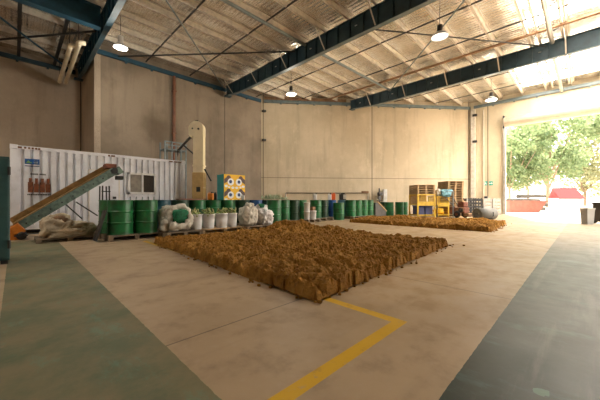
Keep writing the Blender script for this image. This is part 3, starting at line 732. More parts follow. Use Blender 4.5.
m = MB(); m.box(ca1 - 0.06, ca1 - 0.03, CB + 0.08, CB + CDp, CH0, CH1); put(m.build('end_wall', 'container', t))
put(MB().box(ca0 + 0.06, ca1 - 0.06, CB + CDp - 0.05, CB + CDp, CH0, CH1 - 0.05).build('rear_side', 'container', t))
put(MB().box(ca0 + 0.03, ca1 - 0.03, CB + 0.03, CB + CDp, CH1 - 0.06, CH1 - 0.02).build('roof', 'container', t))
put(MB().box(ca0 + 0.03, ca1 - 0.03, CB + 0.03, CB + CDp, CH0, CH0 + 0.1).build('floor_frame', 'dark_metal', t))
for x in (ca0, ca1 - 0.12): put(MB().box(x, x + 0.12, CB - 0.01, CB + 0.1, CH0, CH1).build('corner_post', 'container', t))
put(MB().box(ca0, ca1, CB - 0.01, CB + 0.06, CH1 - 0.1, CH1).build('top_rail', 'container', t))
put(MB().box(ca0, ca1, CB - 0.01, CB + 0.06, CH0, CH0 + 0.13).build('bottom_rail', 'container', t))
for x in (ca0 - 0.01, ca1 - 0.16):
    for z in (CH0 - 0.02, CH1 - 0.11): put(MB().box(x, x + 0.17, CB - 0.025, CB + 0.12, z, z + 0.13).build('corner_casting', 'container', t, bevel=0.01))
for x in (ca0 + 0.1, ca1 - 0.3): put(MB().box(x, x + 0.2, CB + 0.1, CB + CDp - 0.1, 0, CH0).build('support_block', 'wood_dark', t))
# small vents and rusty scrapes under the top rail
for px in (13.5, 15.5, 18.2, 20.5, 25, 29, 32.5, 36, 39): 
    x = A(px, CB); put(MB().box(x - 0.022, x + 0.03, CB - 0.016, CB - 0.01, CH1 - 0.085, CH1 - 0.03).build('rust_spot', 'rust_stain', t))
for px in (109, 112, 114): 
    x = A(px, CB); put(MB().box(x - 0.03, x + 0.03, CB - 0.016, CB - 0.01, CH1 - 0.09, CH1 - 0.03).build('rust_spot', 'rust_stain', t))
for px in (171, 176, 180): 
    x = A(px, CB); put(MB().box(x - 0.09, x + 0.06, CB - 0.016, CB - 0.01, CH1 - 0.09, CH1 - 0.04).build('rust_spot', 'rust_stain', t))
# window
yv = CB - 0.05
fr = MB(); ft = 0.075
fr.box(wa0, wa1, yv, CB + 0.1, wz1 - ft, wz1); fr.box(wa0, wa1, yv, CB + 0.1, wz0, wz0 + ft); fr.box(wa0, wa0 + ft, yv, CB + 0.1, wz0, wz1); fr.box(wa1 - ft, wa1, yv, CB + 0.1, wz0, wz1)
wm = (wa0 + wa1) / 2; fr.box(wm - 0.03, wm + 0.03, yv - 0.005, CB + 0.1, wz0, wz1)
wf = put(fr.build('window_frame', 'white', t))
put_w = lambda o: o
MB().box(wa0 + ft, wm - 0.03, CB - 0.012, CB + 0.0, wz0 + ft, wz1 - ft).build('window_pane', 'glass_pale', wf)
g2 = MB().box(wm + 0.03, wa1 - ft, CB - 0.012, CB + 0.0, wz0 + ft, wz1 - ft).build('window_pane', 'opening_shade', wf); g2['label'] = 'dark open half of the sliding window'  # dark sheet stands in for the shade inside the open half
put(MB().box(wa0 - 0.08, wa1 + 0.08, CB - 0.01, CB + 0.02, wz0 - 0.1, wz0 - 0.01).build('window_sill', 'container', t))
# door
dr = put(MB().box(da0, da1, CB - 0.008, CB + 0.02, CH0 + 0.13, dz1).build('door', 'container', t))
fr = MB(); e = 0.03
fr.box(da0 - e, da0, CB - 0.02, CB + 0.02, CH0 + 0.1, dz1 + e); fr.box(da1, da1 + e, CB - 0.02, CB + 0.02, CH0 + 0.1, dz1 + e); fr.box(da0, da1, CB - 0.02, CB + 0.02, dz1, dz1 + e)
put(fr.build('door_frame', 'galv', t)); ah = A(114.3, CB); zh = Z(198, ah, CB)
MB().box(ah - 0.05, ah + 0.05, CB - 0.05, CB - 0.008, zh - 0.035, zh + 0.05).build('door_handle', 'black', dr)
# blue sticker and drink print on the side
def onC(px, py): a = A(px, CB); return a, Z(py, a, CB)
x0, z1 = onC(24.8, 158.5); x1, z0 = onC(39.5, 164.8)
ys = CB - 0.004
sg = put(MB().box(x0, x1, ys - 0.008, ys, z0, z1).build('blue_sign', 'blue_sign', t))
sg['label'] = 'blue and green sign with white lettering'
sgp = MB(); 
mA = MB(); mA.add([(x0 + 0.02, ys - 0.01, z0 + 0.03), (x0 + 0.14, ys - 0.01, z0 + 0.03), (x0 + 0.08, ys - 0.01, z1 - 0.05)], [(0, 1, 2)]); mA.add([(x0 + 0.09, ys - 0.01, z0 + 0.03), (x0 + 0.17, ys - 0.01, z0 + 0.03), (x0 + 0.14, ys - 0.01, z1 - 0.09)], [(0, 1, 2)])
put(mA.build('sign_emblem', 'lime', t))
mA = MB(); wx = (x1 - x0)
for k in range(9):
    xx = x0 + 0.2 + k * (wx - 0.24) / 9; mA.box(xx, xx + 0.018, ys - 0.011, ys - 0.008, z0 + 0.10, z1 - 0.05)
for k in range(14):
    xx = x0 + 0.2 + k * (wx - 0.24) / 14; mA.box(xx, xx + 0.012, ys - 0.011, ys - 0.008, z0 + 0.04, z0 + 0.07)
put(mA.build('sign_lettering', 'white_print', t))
put(MB().box(x0, x1, ys - 0.008, ys, z0 - 0.07, z0 - 0.045).build('sign_strapline', 'navy_print', t))
x0, z1 = onC(27.3, 178); x1, z0 = onC(51, 193.5)
mA = MB(); nb = 4
for k in range(nb):
    cx = x0 + (x1 - x0) * (k + 0.5) / nb; hw = (x1 - x0) / nb * 0.42
    mA.box(cx - hw, cx + hw, ys - 0.008, ys, z0 + 0.03, z1 - 0.12 - 0.05 * (k % 2)); mA.box(cx - hw * 0.6, cx + hw * 0.6, ys - 0.008, ys, z1 - 0.13 - 0.05 * (k % 2), z1)
put(mA.build('brown_print', 'bottle_print', t))
x0b, z1b = onC(30.5, 173.2); x1b, z0b = onC(46, 175.4)
mA = MB()
for k in range(12):
    if k != 6: 
        xx = x0b + (x1b - x0b) * k / 12; mA.box(xx, xx + (x1b - x0b) / 17, ys - 0.006, ys, z0b, z1b)
put(mA.build('caption_lettering', 'dark_metal', t))
mA = MB()
for k in range(14):
    xx = x0 + (x1 - x0) * k / 14; mA.box(xx, xx + (x1 - x0) / 18, ys - 0.006, ys, z0 - 0.06, z0 - 0.02)
put(mA.build('caption_lettering', 'dark_metal', t))

# conveyor
b_c = 10.55
def onv(px, py, b=b_c): a = A(px, b); return Vector((a, b, Z(py, a, b)))
lo_t, hi_t = onv(13, 224, b_c), onv(110, 168.5, b_c)
t = thing('belt_conveyor', 'inclined sea green belt conveyor with dusty brown belt beside the container', 'conveyor', (lo_t.x, b_c, 0)); put = local(t)
dirc = (hi_t - lo_t).normalized(); nrm = Vector((0, 1, 0)).cross(dirc) * -1
if nrm.z < 0: nrm = -nrm
CW = 0.46
for y, nm in ((b_c - CW / 2, 'side_frame'), (b_c + CW / 2, 'side_frame')):
    q = MB(); p_, q_ = lo_t.copy(), hi_t.copy(); p_.y = q_.y = y
    off = -nrm * 0.13
    q.bar(p_ + off + dirc * 0.1, q_ + off - dirc * 0.02, 0.035, 0.20, nrm); put(q.build(nm, 'conveyor', t))
    q = MB(); q.bar(p_ - nrm * 0.02 + dirc * 0.1, q_ - nrm * 0.02, 0.07, 0.02, nrm); put(q.build('side_rail', 'conveyor', t))
q = MB(); q.bar(lo_t + nrm * 0.0, hi_t + nrm * 0.0, CW - 0.05, 0.03, nrm); put(q.build('belt', 'belt', t))
q = MB(); y = b_c + CW / 2 + 0.02; p_, q_ = lo_t.copy(), hi_t.copy(); p_.y = q_.y = y
q.bar(p_ + nrm * 0.07, q_ + nrm * 0.07, 0.025, 0.16, nrm); put(q.build('side_board', 'belt', t))
for i in range(7):
    c = lo_t + (hi_t - lo_t) * ((i + 0.6) / 7.0) - nrm * 0.13; c.y = b_c - CW / 2 - 0.025
    q = MB(); q.obox(c, dirc, (0, 1, 0), nrm, 0.018, 0.012, 0.1); put(q.build('frame_rib', 'conveyor', t))
n_bolt = 9
q = MB()
for i in range(n_bolt):
    c = lo_t + (hi_t - lo_t) * ((i + 0.7) / n_bolt) - nrm * 0.13; c.y = b_c - CW / 2 - 0.02
    q.lathe([(0.02, 0), (0.02, 0.02)], c, 8, (0, -1, 0))
put(q.build('roller_bearings', 'dark_metal', t))
q = MB(); c = hi_t - nrm * 0.1
q.lathe([(0.10, -CW / 2 - 0.03), (0.10, CW / 2 + 0.03)], c, 20, (0, 1, 0)); put(q.build('head_pulley', 'dark_metal', t))
q = MB(); q.obox(c + dirc * 0.12 - nrm * 0.07, dirc, (0, 1, 0), nrm, 0.08, CW / 2 + 0.02, 0.11); put(q.build('discharge_chute', 'conveyor', t, bevel=0.01))
q = MB(); q.obox(c - dirc * 0.02 - nrm * 0.17 + Vector((0.08, -0.1, -0.06)), (1, 0, 0), (0, 1, 0), (0, 0, 1), 0.10, 0.1, 0.06); put(q.build('drive_motor', 'dark_metal', t, bevel=0.02))
q = MB(); cc = onv(109, 168.5); q.box(cc.x - 0.12, cc.x + 0.16, b_c - 0.22, b_c + 0.22, cc.z, cc.z + 0.13); put(q.build('top_box', 'rust_red', t, bevel=0.01))
h0 = onv(17, 230)
q = MB(); q.obox(h0 + Vector((-0.02, 0, 0.0)), dirc, (0, 1, 0), nrm, 0.14, 0.30, 0.13); put(q.build('feed_hopper', 'orange', t, bevel=0.02))
q = MB(); q.obox(h0 + Vector((-0.08, 0, -0.17)), (1, 0, 0), (0, 1, 0), (0, 0, 1), 0.12, 0.3, 0.1); put(q.build('boot_guard', 'orange', t, bevel=0.02))
for y in (b_c - 0.34, b_c + 0.30):
    q = MB(); q.lathe([(0.05, -0.03), (0.10, -0.025), (0.10, 0.025), (0.05, 0.03)], (h0.x + 0.08, y, 0.10), 18, (0, 1, 0)); put(q.build('wheel', 'tyre', t))
q = MB(); q.box(h0.x - 0.05, h0.x + 0.2, b_c - 0.37, b_c + 0.33, 0.09, 0.12); put(q.build('axle', 'dark_metal', t))
# undercarriage: two sloping struts and a trestle
f1, f2 = onv(64, 203), onv(98, 226)
for (pa, pb) in (((66, 204), (83, 219)), ((77, 202), (99, 216))):
    p_, q_ = onv(*pa), onv(*pb); p_.y = q_.y = b_c + 0.18; put(MB().tube([p_, q_], 0.018, 8).build('prop', 'dark_metal', t))
tr0 = onv(104, 186)
for dxx, dy_ in ((-0.09, -0.2), (0.12, -0.2), (-0.09, 0.2), (0.12, 0.2)):
    put(MB().bar((tr0.x + dxx, b_c + dy_, 0), (tr0.x + dxx * 0.8, b_c + dy_, tr0.z), 0.035).build('trestle_leg', 'dark_metal', t))
put(MB().bar((tr0.x - 0.1, b_c - 0.2, 1.28), (tr0.x + 0.13, b_c - 0.2, 1.28), 0.03).build('trestle_rail', 'dark_metal', t))
put(MB().tube([(h0.x + 0.2, b_c - 0.1, 0.11), (tr0.x, b_c - 0.1, 0.2)], 0.016, 8).build('base_bar', 'grey_tube', t))

# slumped sack on pallet in front of conveyor
def sack(a, b, z, parts_, label, cat='sack'):
    t = thing('bulk_sack', label, cat, (a, b, z), 0, 'bulk sacks by the drums')
    for (nm, mt, args) in parts_:
        m = MB()
        for g in args: m.blob(*g[0], **g[1])
        m.build(nm, mt, t)
    return t
def ring(c, r, tube, tilt, mat, parent, seed, name='rolled_rim', sx=1.0):
    # crumpled rolled rim, the opening leaning towards 'tilt'
    ax = Vector(tilt).normalized(); e1 = ax.cross(Vector((0, 0, 1))).normalized(); e2 = ax.cross(e1)
    n, k_ = 36, 10; vs_ = []; fs = []
    for i in range(n):
        th = 2 * math.pi * i / n
        rr = r * (1 + 0.3 * noise.noise(Vector((math.cos(th) * 1.5, math.sin(th) * 1.5, seed)))); tb = tube * (1 + 0.9 * noise.noise(Vector((math.cos(th) * 3, math.sin(th) * 3, seed + 5))))
        rad = math.cos(th) * e1 * sx + math.sin(th) * e2
        for k in range(k_):
            ph = 2 * math.pi * k / k_
            vs_.append(Vector(c) + rad * (rr + tb * math.cos(ph)) + ax * tb * math.sin(ph))
    for i in range(n):
        for k in range(k_): fs.append((i * k_ + k, ((i + 1) % n) * k_ + k, ((i + 1) % n) * k_ + (k + 1) % k_, i * k_ + (k + 1) % k_))
    m = MB(); m.add(vs_, fs, True); return m.build(name, mat, parent)
toward = Vector((-1, -1, 0)).normalized()
pallet(0.97, 9.45, 'low pallet under the tan sack in front of the conveyor', 1.25, 0.9, H=0.10)
t = sack(0.96, 9.4, 0.10, [('bag_body', 'sack_tan', [(((-0.22, -0.05, 0.24), 0.33, 0.32, 0.27), dict(amp=0.3, fr=2.2, n=40, seed=1.2, flat=0.9, fold=0.12)), (((0.20, 0.0, 0.17), 0.36, 0.34, 0.19), dict(amp=0.35, fr=2.4, n=40, seed=4.2, flat=0.9, fold=0.12)), (((0.0, -0.24, 0.10), 0.4, 0.16, 0.12), dict(amp=0.3, fr=2.4, n=30, seed=7.2, flat=0.8, fold=0.1))])], 'slumped tan bulk sack with its mouth open, in front of the conveyor')
ring((-0.20, -0.20, 0.36), 0.20, 0.055, (-0.15, -0.8, 0.5), 'sack_tan', t, 2.2)
MB().blob((-0.20, -0.20, 0.36), 0.18, 0.12, 0.17, 0.3, 3, 24, 3.0).build('sack_contents', 'rust', t)
# small leaning black board between sack and drums
pb = A(103, 8.95)
o = MB().bar((1.37, 8.42, 0.03), (1.585, 8.45, 0.76), 0.04, 0.3, (0, 1, 0)).build('leaning_board', 'dark_metal'); tag(o, 'dark board leaning against the big green drum beside the tan sack', 'board')
# open sack with green inside
pallet(3.36, 8.34, 'pallet under the open sack with green netting', 1.0, 1.0)
t = sack(3.27, 8.36, PZ, [('bag_body', 'sack', [(((0.0, 0.05, 0.34), 0.44, 0.43, 0.38), dict(amp=0.22, fr=1.9, n=48, seed=2.7, flat=0.88, fold=0.10)), (((-0.26, -0.14, 0.20), 0.20, 0.24, 0.22), dict(amp=0.3, fr=2.2, n=30, seed=8.1, flat=0.85, fold=0.1))])], 'open white bulk sack with a rolled rim and green netting inside')
ring((-0.03, -0.38, 0.41), 0.28, 0.08, (-0.36, -0.80, 0.42), 'sack', t, 6.2)
MB().blob((0.0, -0.38, 0.43), 0.22, 0.16, 0.20, 0.3, 3.5, 24, 5.0).build('green_netting', 'green_cloth', t)
# white sacks past the pots
pallet(5.98, 8.34, 'pallet under the white sacks next to the pots', 1.15, 1.0)
sack(5.72, 8.28, PZ, [('bag_body', 'sack', [(((0, 0, 0.32), 0.27, 0.36, 0.36), dict(amp=0.25, fr=1.8, n=40, seed=11.0, flat=0.9, fold=0.10)), (((0.1, 0.06, 0.56), 0.16, 0.2, 0.22), dict(amp=0.3, fr=2, n=26, seed=3.0, fold=0.1))])], 'leaning tan white sack next to the pots, behind the soil')
sack(6.34, 8.2, PZ, [('bag_body', 'sack_white', [(((0, 0, 0.27), 0.32, 0.36, 0.30), dict(amp=0.25, fr=1.9, n=40, seed=14.0, flat=0.9, fold=0.12)), (((-0.08, 0.08, 0.52), 0.24, 0.24, 0.20), dict(amp=0.35, fr=2, n=30, seed=13.0, fold=0.12))]), ('green_netting', 'green_cloth', [(((-0.16, -0.06, 0.68), 0.12, 0.12, 0.08), dict(amp=0.3, fr=3, n=16, seed=2.0))])], 'bright white folded sack with green netting on top, next to a drum')
# pots
t = pallet(4.66, 8.34, 'timber pallet under the four white pots', 1.55, 0.75, 'wood')
def pot(px, b, r, h, label):
    a = A(px, b); t = thing('white_pot', label, 'pot', (a, b, PZ), 0, 'white pots of dry cuttings')
    MB().lathe([(r * 0.88, 0), (r, h * 0.55), (r, h - 0.03), (r + 0.012, h - 0.03), (r + 0.012, h), (r - 0.015, h), (r - 0.02, h - 0.06)], n=30).build('tub', 'white', t)
    m = MB(); rr = random.Random(px)
    for k in range(26):
        th, q = rr.uniform(0, 6.28), r * math.sqrt(rr.random()) * 0.9; s = rr.uniform(0.035, 0.06)
        d = Vector((rr.uniform(-1, 1), rr.uniform(-1, 1), rr.uniform(0.1, 1))).normalized()
        c = Vector((q * math.cos(th), q * math.sin(th), h - 0.03 + rr.uniform(0, 0.17)))
        m.tube([c - d * s * 1.7, c - d * s * 0.6, c + d * s * 0.7, c + d * s * 1.9], [0.008, s * 0.55, s * 0.5, 0.004], 6)
    m.build('dry_cuttings', 'leaf', t)
for px, r, lab in ((196.5, 0.165, 'white pot of dry cuttings closest to the open sack'), (208.5, 0.185, 'wide white pot of dry cuttings, second from the open sack'), (221.5, 0.19, 'white pot of dry cuttings, third from the open sack'), (232, 0.165, 'white pot of dry cuttings closest to the white sacks')):
    pot(px, 8.3, r, 0.45, lab)

# plank across the drums under the elevator
o = MB().box(A(176, 9.58) , A(204, 9.58), 9.36, 9.6, PZ + DH + 0.006, PZ + DH + 0.045).build('plank', 'rust_red'); tag(o, 'reddish brown plank lying across the drums below the cream elevator', 'plank')

# bucket elevator
eb = 11.3; ea = A(199.3, eb); ez = Z(122, ea, eb)
t = thing('bucket_elevator', 'tall cream bucket elevator with rounded head behind the drums', 'elevator', (ea, eb, 0), math.radians(-45))
hw = 0.205
MB().box(-hw, hw, -0.15, 0.15, 0.1, ez - 0.55).build('casing', 'cream', t, bevel=0.008)
MB().box(-hw - 0.02, hw + 0.02, -0.16, 0.16, 1.5, 1.56).build('casing_joint', 'cream', t)
MB().box(-hw - 0.02, hw + 0.02, -0.16, 0.16, 2.4, 2.46).build('casing_joint', 'cream', t)
MB().box(-hw - 0.03, hw + 0.02, -0.17, 0.17, 0.0, 2.15).build('boot_section', 'ochre', t, bevel=0.01)
hd = MB(); nseg = 16; prof = []
for k in range(nseg + 1):
    th = math.pi * k / nseg; prof.append((-0.085 + 0.29 * math.cos(th), ez - 0.29 + 0.29 * math.sin(th)))
prof += [(-0.375, ez - 0.56), (-0.30, ez - 0.66), (-hw, ez - 0.58), (hw, ez - 0.6)]
vs_ = [(x, -0.17, z) for x, z in prof] + [(x, 0.17, z) for x, z in prof]; n = len(prof)
hd.add(vs_, [tuple(range(n))[::-1], tuple(range(n, 2 * n))] + [(i, (i + 1) % n, n + (i + 1) % n, n + i) for i in range(n)])
h_ = hd.build('head_section', 'cream', t)
MB().lathe([(0.04, 0), (0.04, 0.04)], (0.03, -0.17, ez - 0.33), 16, (0, -1, 0)).build('shaft_bearing', 'dark_metal', t)
MB().box(-0.25, -0.19, -0.185, -0.17, ez - 0.34, ez - 0.28).build('inspection_plate', 'dark_metal', t)
MB().box(-0.12, 0.0, -0.16, 0.16, ez - 0.02, ez + 0.03).build('lifting_lug', 'dark_metal', t)
zz = Z(189.5, ea, eb); MB().box(-0.06, 0.10, -0.18, -0.165, zz - 0.1, zz + 0.1).build('inspection_hatch', 'black', t)
MB().tube([(-0.33, 0, ez - 0.6), (-0.5, 0, ez - 0.76), (-0.9, 0.02, ez - 1.2), (-0.9, 0.02, ez - 1.45)], 0.05, 10).build('outlet_spout', 'dark_metal', t)
MB().bar((-0.66, -0.02, ez - 0.95), (-hw, -0.02, ez - 1.35), 0.06).build('spout_stay', 'dark_metal', t)
MB().bar((hw + 0.02, 0, ez - 1.95), (hw + 0.3, -0.02, ez - 2.45), 0.055).build('side_lever', 'dark_metal', t)
# grey stand behind the container end that carries the spout
t = thing('platform_frame', 'grey steel platform frame rising behind the container end', 'frame', (0, 0, 0)); 
pa = A(181, 14.75); pz = Z(150, pa, 14.75)
for px in (165, 172, 181, 186):
    for b in (14.75, 15.4):
        a = A(px, 14.75); MB().box(a - 0.03, a + 0.03, b - 0.03, b + 0.03, 0, pz + 0.36).build('post', 'flange', t)
a0_, a1_ = A(165, 14.75), A(186, 14.75)
MB().box(a0_, a1_, 14.72, 15.43, pz - 0.06, pz).build('deck', 'flange', t)
for z in (pz + 0.18, pz + 0.35): MB().box(a0_, a1_, 14.72, 14.76, z - 0.03, z + 0.02).build('guard_rail', 'flange', t)
# small cans on drum lids beside the elevator
def can(a, b, z, w_, d_, h, mat, label, name='plastic_can', cap='black', rz=math.radians(-45)):
    t = thing(name, label, 'can', (a, b, z), rz, 'cans and jugs on drum lids')
    MB().box(-w_ / 2, w_ / 2, -d_ / 2, d_ / 2, 0, h * 0.84).build('body', mat, t, bevel=min(w_, d_) * 0.18)
    MB().lathe([(w_ * 0.17, h * 0.82), (w_ * 0.17, h), (w_ * 0.1, h)], (w_ * 0.22, 0, 0), 12).build('cap', cap, t)
    MB().tube([(-w_ * 0.35, 0, h * 0.8), (-w_ * 0.3, 0, h * 0.95), (0.0, 0, h * 0.96), (w_ * 0.08, 0, h * 0.82)], 0.014, 8).build('handle', mat, t)
LZ = PZ + DH + 0.001
can(4.97, 9.5, LZ, 0.19, 0.16, 0.29, 'orange', 'orange can on a drum lid beside the cream elevator')
can(5.2, 9.66, LZ, 0.20, 0.16, 0.28, 'black', 'black can on a drum lid between orange can and teal cabinet')
can(6.42, 9.64, LZ, 0.13, 0.11, 0.22, 'white', 'white jug on a dark drum beside the yellow patterned cabinet')
can(10.45, 9.38, LZ, 0.15, 0.13, 0.33, 'white', 'white jug on a green drum past the bucket stack')
can(11.98, 9.72, LZ, 0.19, 0.15, 0.36, 'white', 'white jug on the royal blue drum')
can(12.24, 9.70, LZ, 0.26, 0.18, 0.40, 'red_orange', 'red orange can on the royal blue drum', cap='red_orange')
t = thing('black_box', 'black boxy machine with pale face on the pale blue drum', 'box', (13.0, 9.6, LZ + 0.004), math.radians(-45))
MB().box(-0.19, 0.17, -0.14, 0.14, 0, 0.32).build('casing', 'black', t, bevel=0.015)
MB().box(0.0, 0.17, -0.15, -0.14, 0.05, 0.30).build('face_plate', 'silver', t); MB().box(-0.1, 0.1, -0.02, 0.02, 0.32, 0.37).build('handle', 'black', t)
# leaves lying on drum lids past the wall corner
def leaves(a, b, label, n=60, r_=0.24, h=0.26, seed=1):
    rr = random.Random(seed); m = MB()
    for k in range(n):
        th, q = rr.uniform(0, 6.28), r_ * math.sqrt(rr.random()); c = Vector((q * math.cos(th), q * math.sin(th), 0.02)); 
        d = Vector((rr.uniform(-.6, .6), rr.uniform(-.6, .6), 1)).normalized(); L = rr.uniform(0.5, 1) * h; s_ = d.cross(Vector((rr.random(), rr.random(), 0.1))).normalized() * 0.022
        m.add([c, c + d * L * .5 + s_, c + d * L, c + d * L * .5 - s_, c + d * L * .5 + d.cross(s_) * 0.3], [(0, 1, 4), (1, 2, 4), (2, 3, 4), (3, 0, 4)])
    o = m.build('leaf_bundle', 'leaf_pale', None, (a, b, LZ)); return tag(o, label, 'leaves', 'leafy bundles on drum lids')
leaves(7.13, 8.56, 'pale green leafy bundle on the lone standing drum', 40, seed=3)
leaves(7.6, 9.58, 'pale green leafy bundle on the dark drum past the white sack', 50, seed=4)
leaves(8.3, 9.33, 'pale green leafy bundle on the first drum past the wall corner', 30, h=0.16, seed=5)
# white bucket stack, tub, little box
t = thing('bucket_stack', 'tall white nested bucket stack on the pallet past the wall corner', 'buckets', (9.3, 8.86, PZ))
for k in range(2):
    z = k * 0.38
    bk = MB().lathe([(0.115, z), (0.135, z + 0.34), (0.145, z + 0.34), (0.145, z + 0.38), (0.12, z + 0.38)], n=24).build('bucket', 'white', t)
t = thing('white_tub', 'small white tub beside the tall bucket stack', 'tub', (9.68, 8.84, PZ))
MB().lathe([(0.14, 0), (0.155, 0.34), (0.165, 0.34), (0.165, 0.38), (0.14, 0.38)], n=24).build('tub_body', 'white', t); MB().lathe([(0.165, 0.36), (0.165, 0.395), (0.02, 0.40)], n=24).build('tub_lid', 'white', t)
o = MB().box(-0.1, 0.1, -0.08, 0.08, 0, 0.17).build('small_box', 'rust', None, (9.68, 8.84, PZ + 0.40), 0.01); tag(o, 'little brown box sitting on the white tub', 'box')

# yellow patterned cabinet
cb = 10.5; x0, x1 = A(224, cb), A(245, cb); cz = Z(174, x0, cb); cdp = A(217, 1) ; b2 = x0 / A(217, 1)
t = thing('patterned_cabinet', 'tall cabinet with bold yellow patterned front and teal side', 'cabinet', (x0, cb, 0)); put = local(t)
put(MB().box(x0, x1, cb + 0.02, b2, 0.05, cz).build('body', 'teal', t, bevel=0.008))
fp = put(MB().box(x0, x1, cb, cb + 0.02, 0.05, cz).build('front_panel', 'yellow', t)); fp['label'] = 'yellow front with black and white pattern'
for xx in (x0 + 0.04, x1 - 0.12): put(MB().box(xx, xx + 0.08, cb + 0.05, b2 - 0.05, 0, 0.05).build('foot', 'dark_metal', t))
W_ = x1 - x0
def disc(m, cx, cz_, r, dpt, n=20, sx=1.0):
    m.add([(cx + r * sx * math.cos(2 * math.pi * k / n), cb - dpt, cz_ + r * math.sin(2 * math.pi * k / n)) for k in range(n)], [tuple(range(n))])
mw, mb_ = MB(), MB()
for row in (cz - 0.30, cz - 0.85, cz - 1.40):
    for sgn in (-1, 1):
        cx = x0 + W_ / 2 + sgn * W_ * 0.21
        rd = MB(); disc(rd, cx - sgn * 0.02, row - 0.01, 0.150, 0.003); rd = put(rd.build('white_roundel', 'white_print', t))
        sp = MB(); disc(sp, cx - sgn * 0.01, row, 0.075, 0.0045); sp.build('navy_spot', 'navy_print', rd)
        ex = cx + sgn * 0.08
        mb_.add([(ex - 0.0 * sgn, cb - 0.0025, row + 0.24), (ex + sgn * 0.21, cb - 0.0025, row + 0.10), (ex + sgn * 0.21, cb - 0.0025, row - 0.10), (ex - sgn * 0.14, cb - 0.0025, row + 0.13)], [(0, 1, 2, 3)])
        disc(mb_, ex + sgn * 0.0, row + 0.16, 0.10, 0.0024)
        for (ox, oz, rr_) in ((0.2, -0.19, 0.05), (0.06, -0.23, 0.035), (-0.12, -0.25, 0.05)): disc(mw, cx + sgn * ox, row + oz, rr_, 0.003, sx=1.5)
for m_, nm, mt in ((mb_, 'brown_print', 'brown_patch'), (mw, 'white_print', 'white_print')): o = put(m_.build(nm, mt, t)); o['kind'] = 'stuff'

# ================================================================== BEYOND THE DRUMS
t = thing('loading_ramp', 'grey sloped ramp with pale timber edge between drums', 'ramp', (15.1, 8.9, 0)); put = local(t)
r0, r1 = 15.14, A(385.5, 8.8)
m = MB(); vs_ = []
for y in (8.8, 9.5): vs_ += [(r0, y, 0), (r1 + 0.1, y, 0), (r1 + 0.1, y, 0.28), (r0 + 0.25, y, 0.86), (r0, y, 0.86)]
m.add(vs_, [(4, 3, 2, 1, 0), (5, 6, 7, 8, 9), (0, 1, 6, 5), (1, 2, 7, 6), (2, 3, 8, 7), (3, 4, 9, 8), (4, 0, 5, 9)]); put(m.build('ramp_body', 'ramp', t))
put(MB().bar((r1 + 0.12, 8.79, 0.32), (r0 + 0.22, 8.79, 0.92), 0.05, 0.09).build('timber_edge', 'wood', t))
p_ = diag_pt(383.6, 0.22)
o = MB().box(-0.14, 0.14, -0.13, 0.13, 0, 1.82).build('white_locker', 'white', None, (*p_, 0), 0.01); o.rotation_euler.z = math.atan2(dy, dx); tag(o, 'narrow white locker standing against the angled wall', 'locker')
MB().box(-0.10, 0.10, -0.14, -0.13, 0.15, 1.7).build('locker_door', 'white', o)
p_ = diag_pt(377.5, 0.45)
t = thing('pillar_machine', 'grey upright machine with a head on a column by the locker', 'machine', (*p_, 0), math.atan2(dy, dx))
MB().box(-0.2, 0.2, -0.2, 0.2, 0, 0.08).build('base', 'dark_metal', t); MB().tube([(0, 0.08, 0.05), (0, 0.08, 1.9)], 0.05, 12).build('column', 'dark_metal', t)
MB().box(-0.13, 0.15, -0.25, 0.2, 1.35, 1.6).build('head', 'ramp', t, bevel=0.03); MB().box(-0.18, 0.18, -0.25, 0.12, 0.95, 1.02).build('table', 'ramp', t); MB().lathe([(0.13, 0), (0.16, .2), (0.05, .26)], (-0.08, -0.1, 1.05), 14).build('chuck_guard', 'ramp', t)

ang = math.atan2(dy, dx)      # direction of the angled wall
def camyaw(): return ang
def stillage(X, d, W, D, H, label, crates):
    t = thing('yellow_cage', label, 'cage', (*CD(X, d), 0), ang, 'yellow stillage cages')
    for sx in (-W / 2, W / 2):
        for sy in (0, D): MB().box(sx - 0.035, sx + 0.035, sy - 0.035, sy + 0.035, 0, H).build('post', 'yellow_rack', t)
    for z in (0.12, H * 0.55, H - 0.03):
        m = MB()
        for sy in (0, D): m.box(-W / 2, W / 2, sy - 0.025, sy + 0.025, z - 0.035, z + 0.035)
        for sx in (-W / 2, W / 2): m.box(sx - 0.025, sx + 0.025, 0, D, z - 0.035, z + 0.035)
        m.build('rail', 'yellow_rack', t)
    MB().box(-W / 2, W / 2, 0, D, 0.10, 0.13).build('base_tray', 'yellow_rack', t)
    MB().box(-W / 2 + 0.03, W / 2 - 0.03, D - 0.02, D - 0.01, H * 0.56, H - 0.04).build('rear_panel', 'ochre', t)
    m = MB()
    for k in range(1, 9):
        x = -W / 2 + W * k / 9; m.box(x - 0.006, x + 0.006, -0.006, 0.006, H * 0.55, H); m.box(x - 0.006, x + 0.006, D - 0.006, D + 0.006, 0.1, H)
    for z in (H * 0.65, H * 0.75, H * 0.85): m.box(-W / 2, W / 2, -0.005, 0.005, z - 0.006, z + 0.006)
    m.build('mesh_panel', 'yellow_rack', t)
    MB().box(-W / 2 + 0.02, W / 2 - 0.02, -0.012, 0.0, H * 0.50, H * 0.68).build('front_plate', 'yellow_rack', t)
    return t
cW = 1.05
X1 = 0.4415 * 17.0 + 0.02
stillage(X1, 17.0, cW, 1.0, 1.36, 'yellow steel cage carrying wooden pallets, with navy crates inside', 0)
def off(X, d, ox, oy):
    c = CD(X, d); return (c[0] + math.cos(ang) * ox - math.sin(ang) * oy, c[1] + math.sin(ang) * ox + math.cos(ang) * oy)
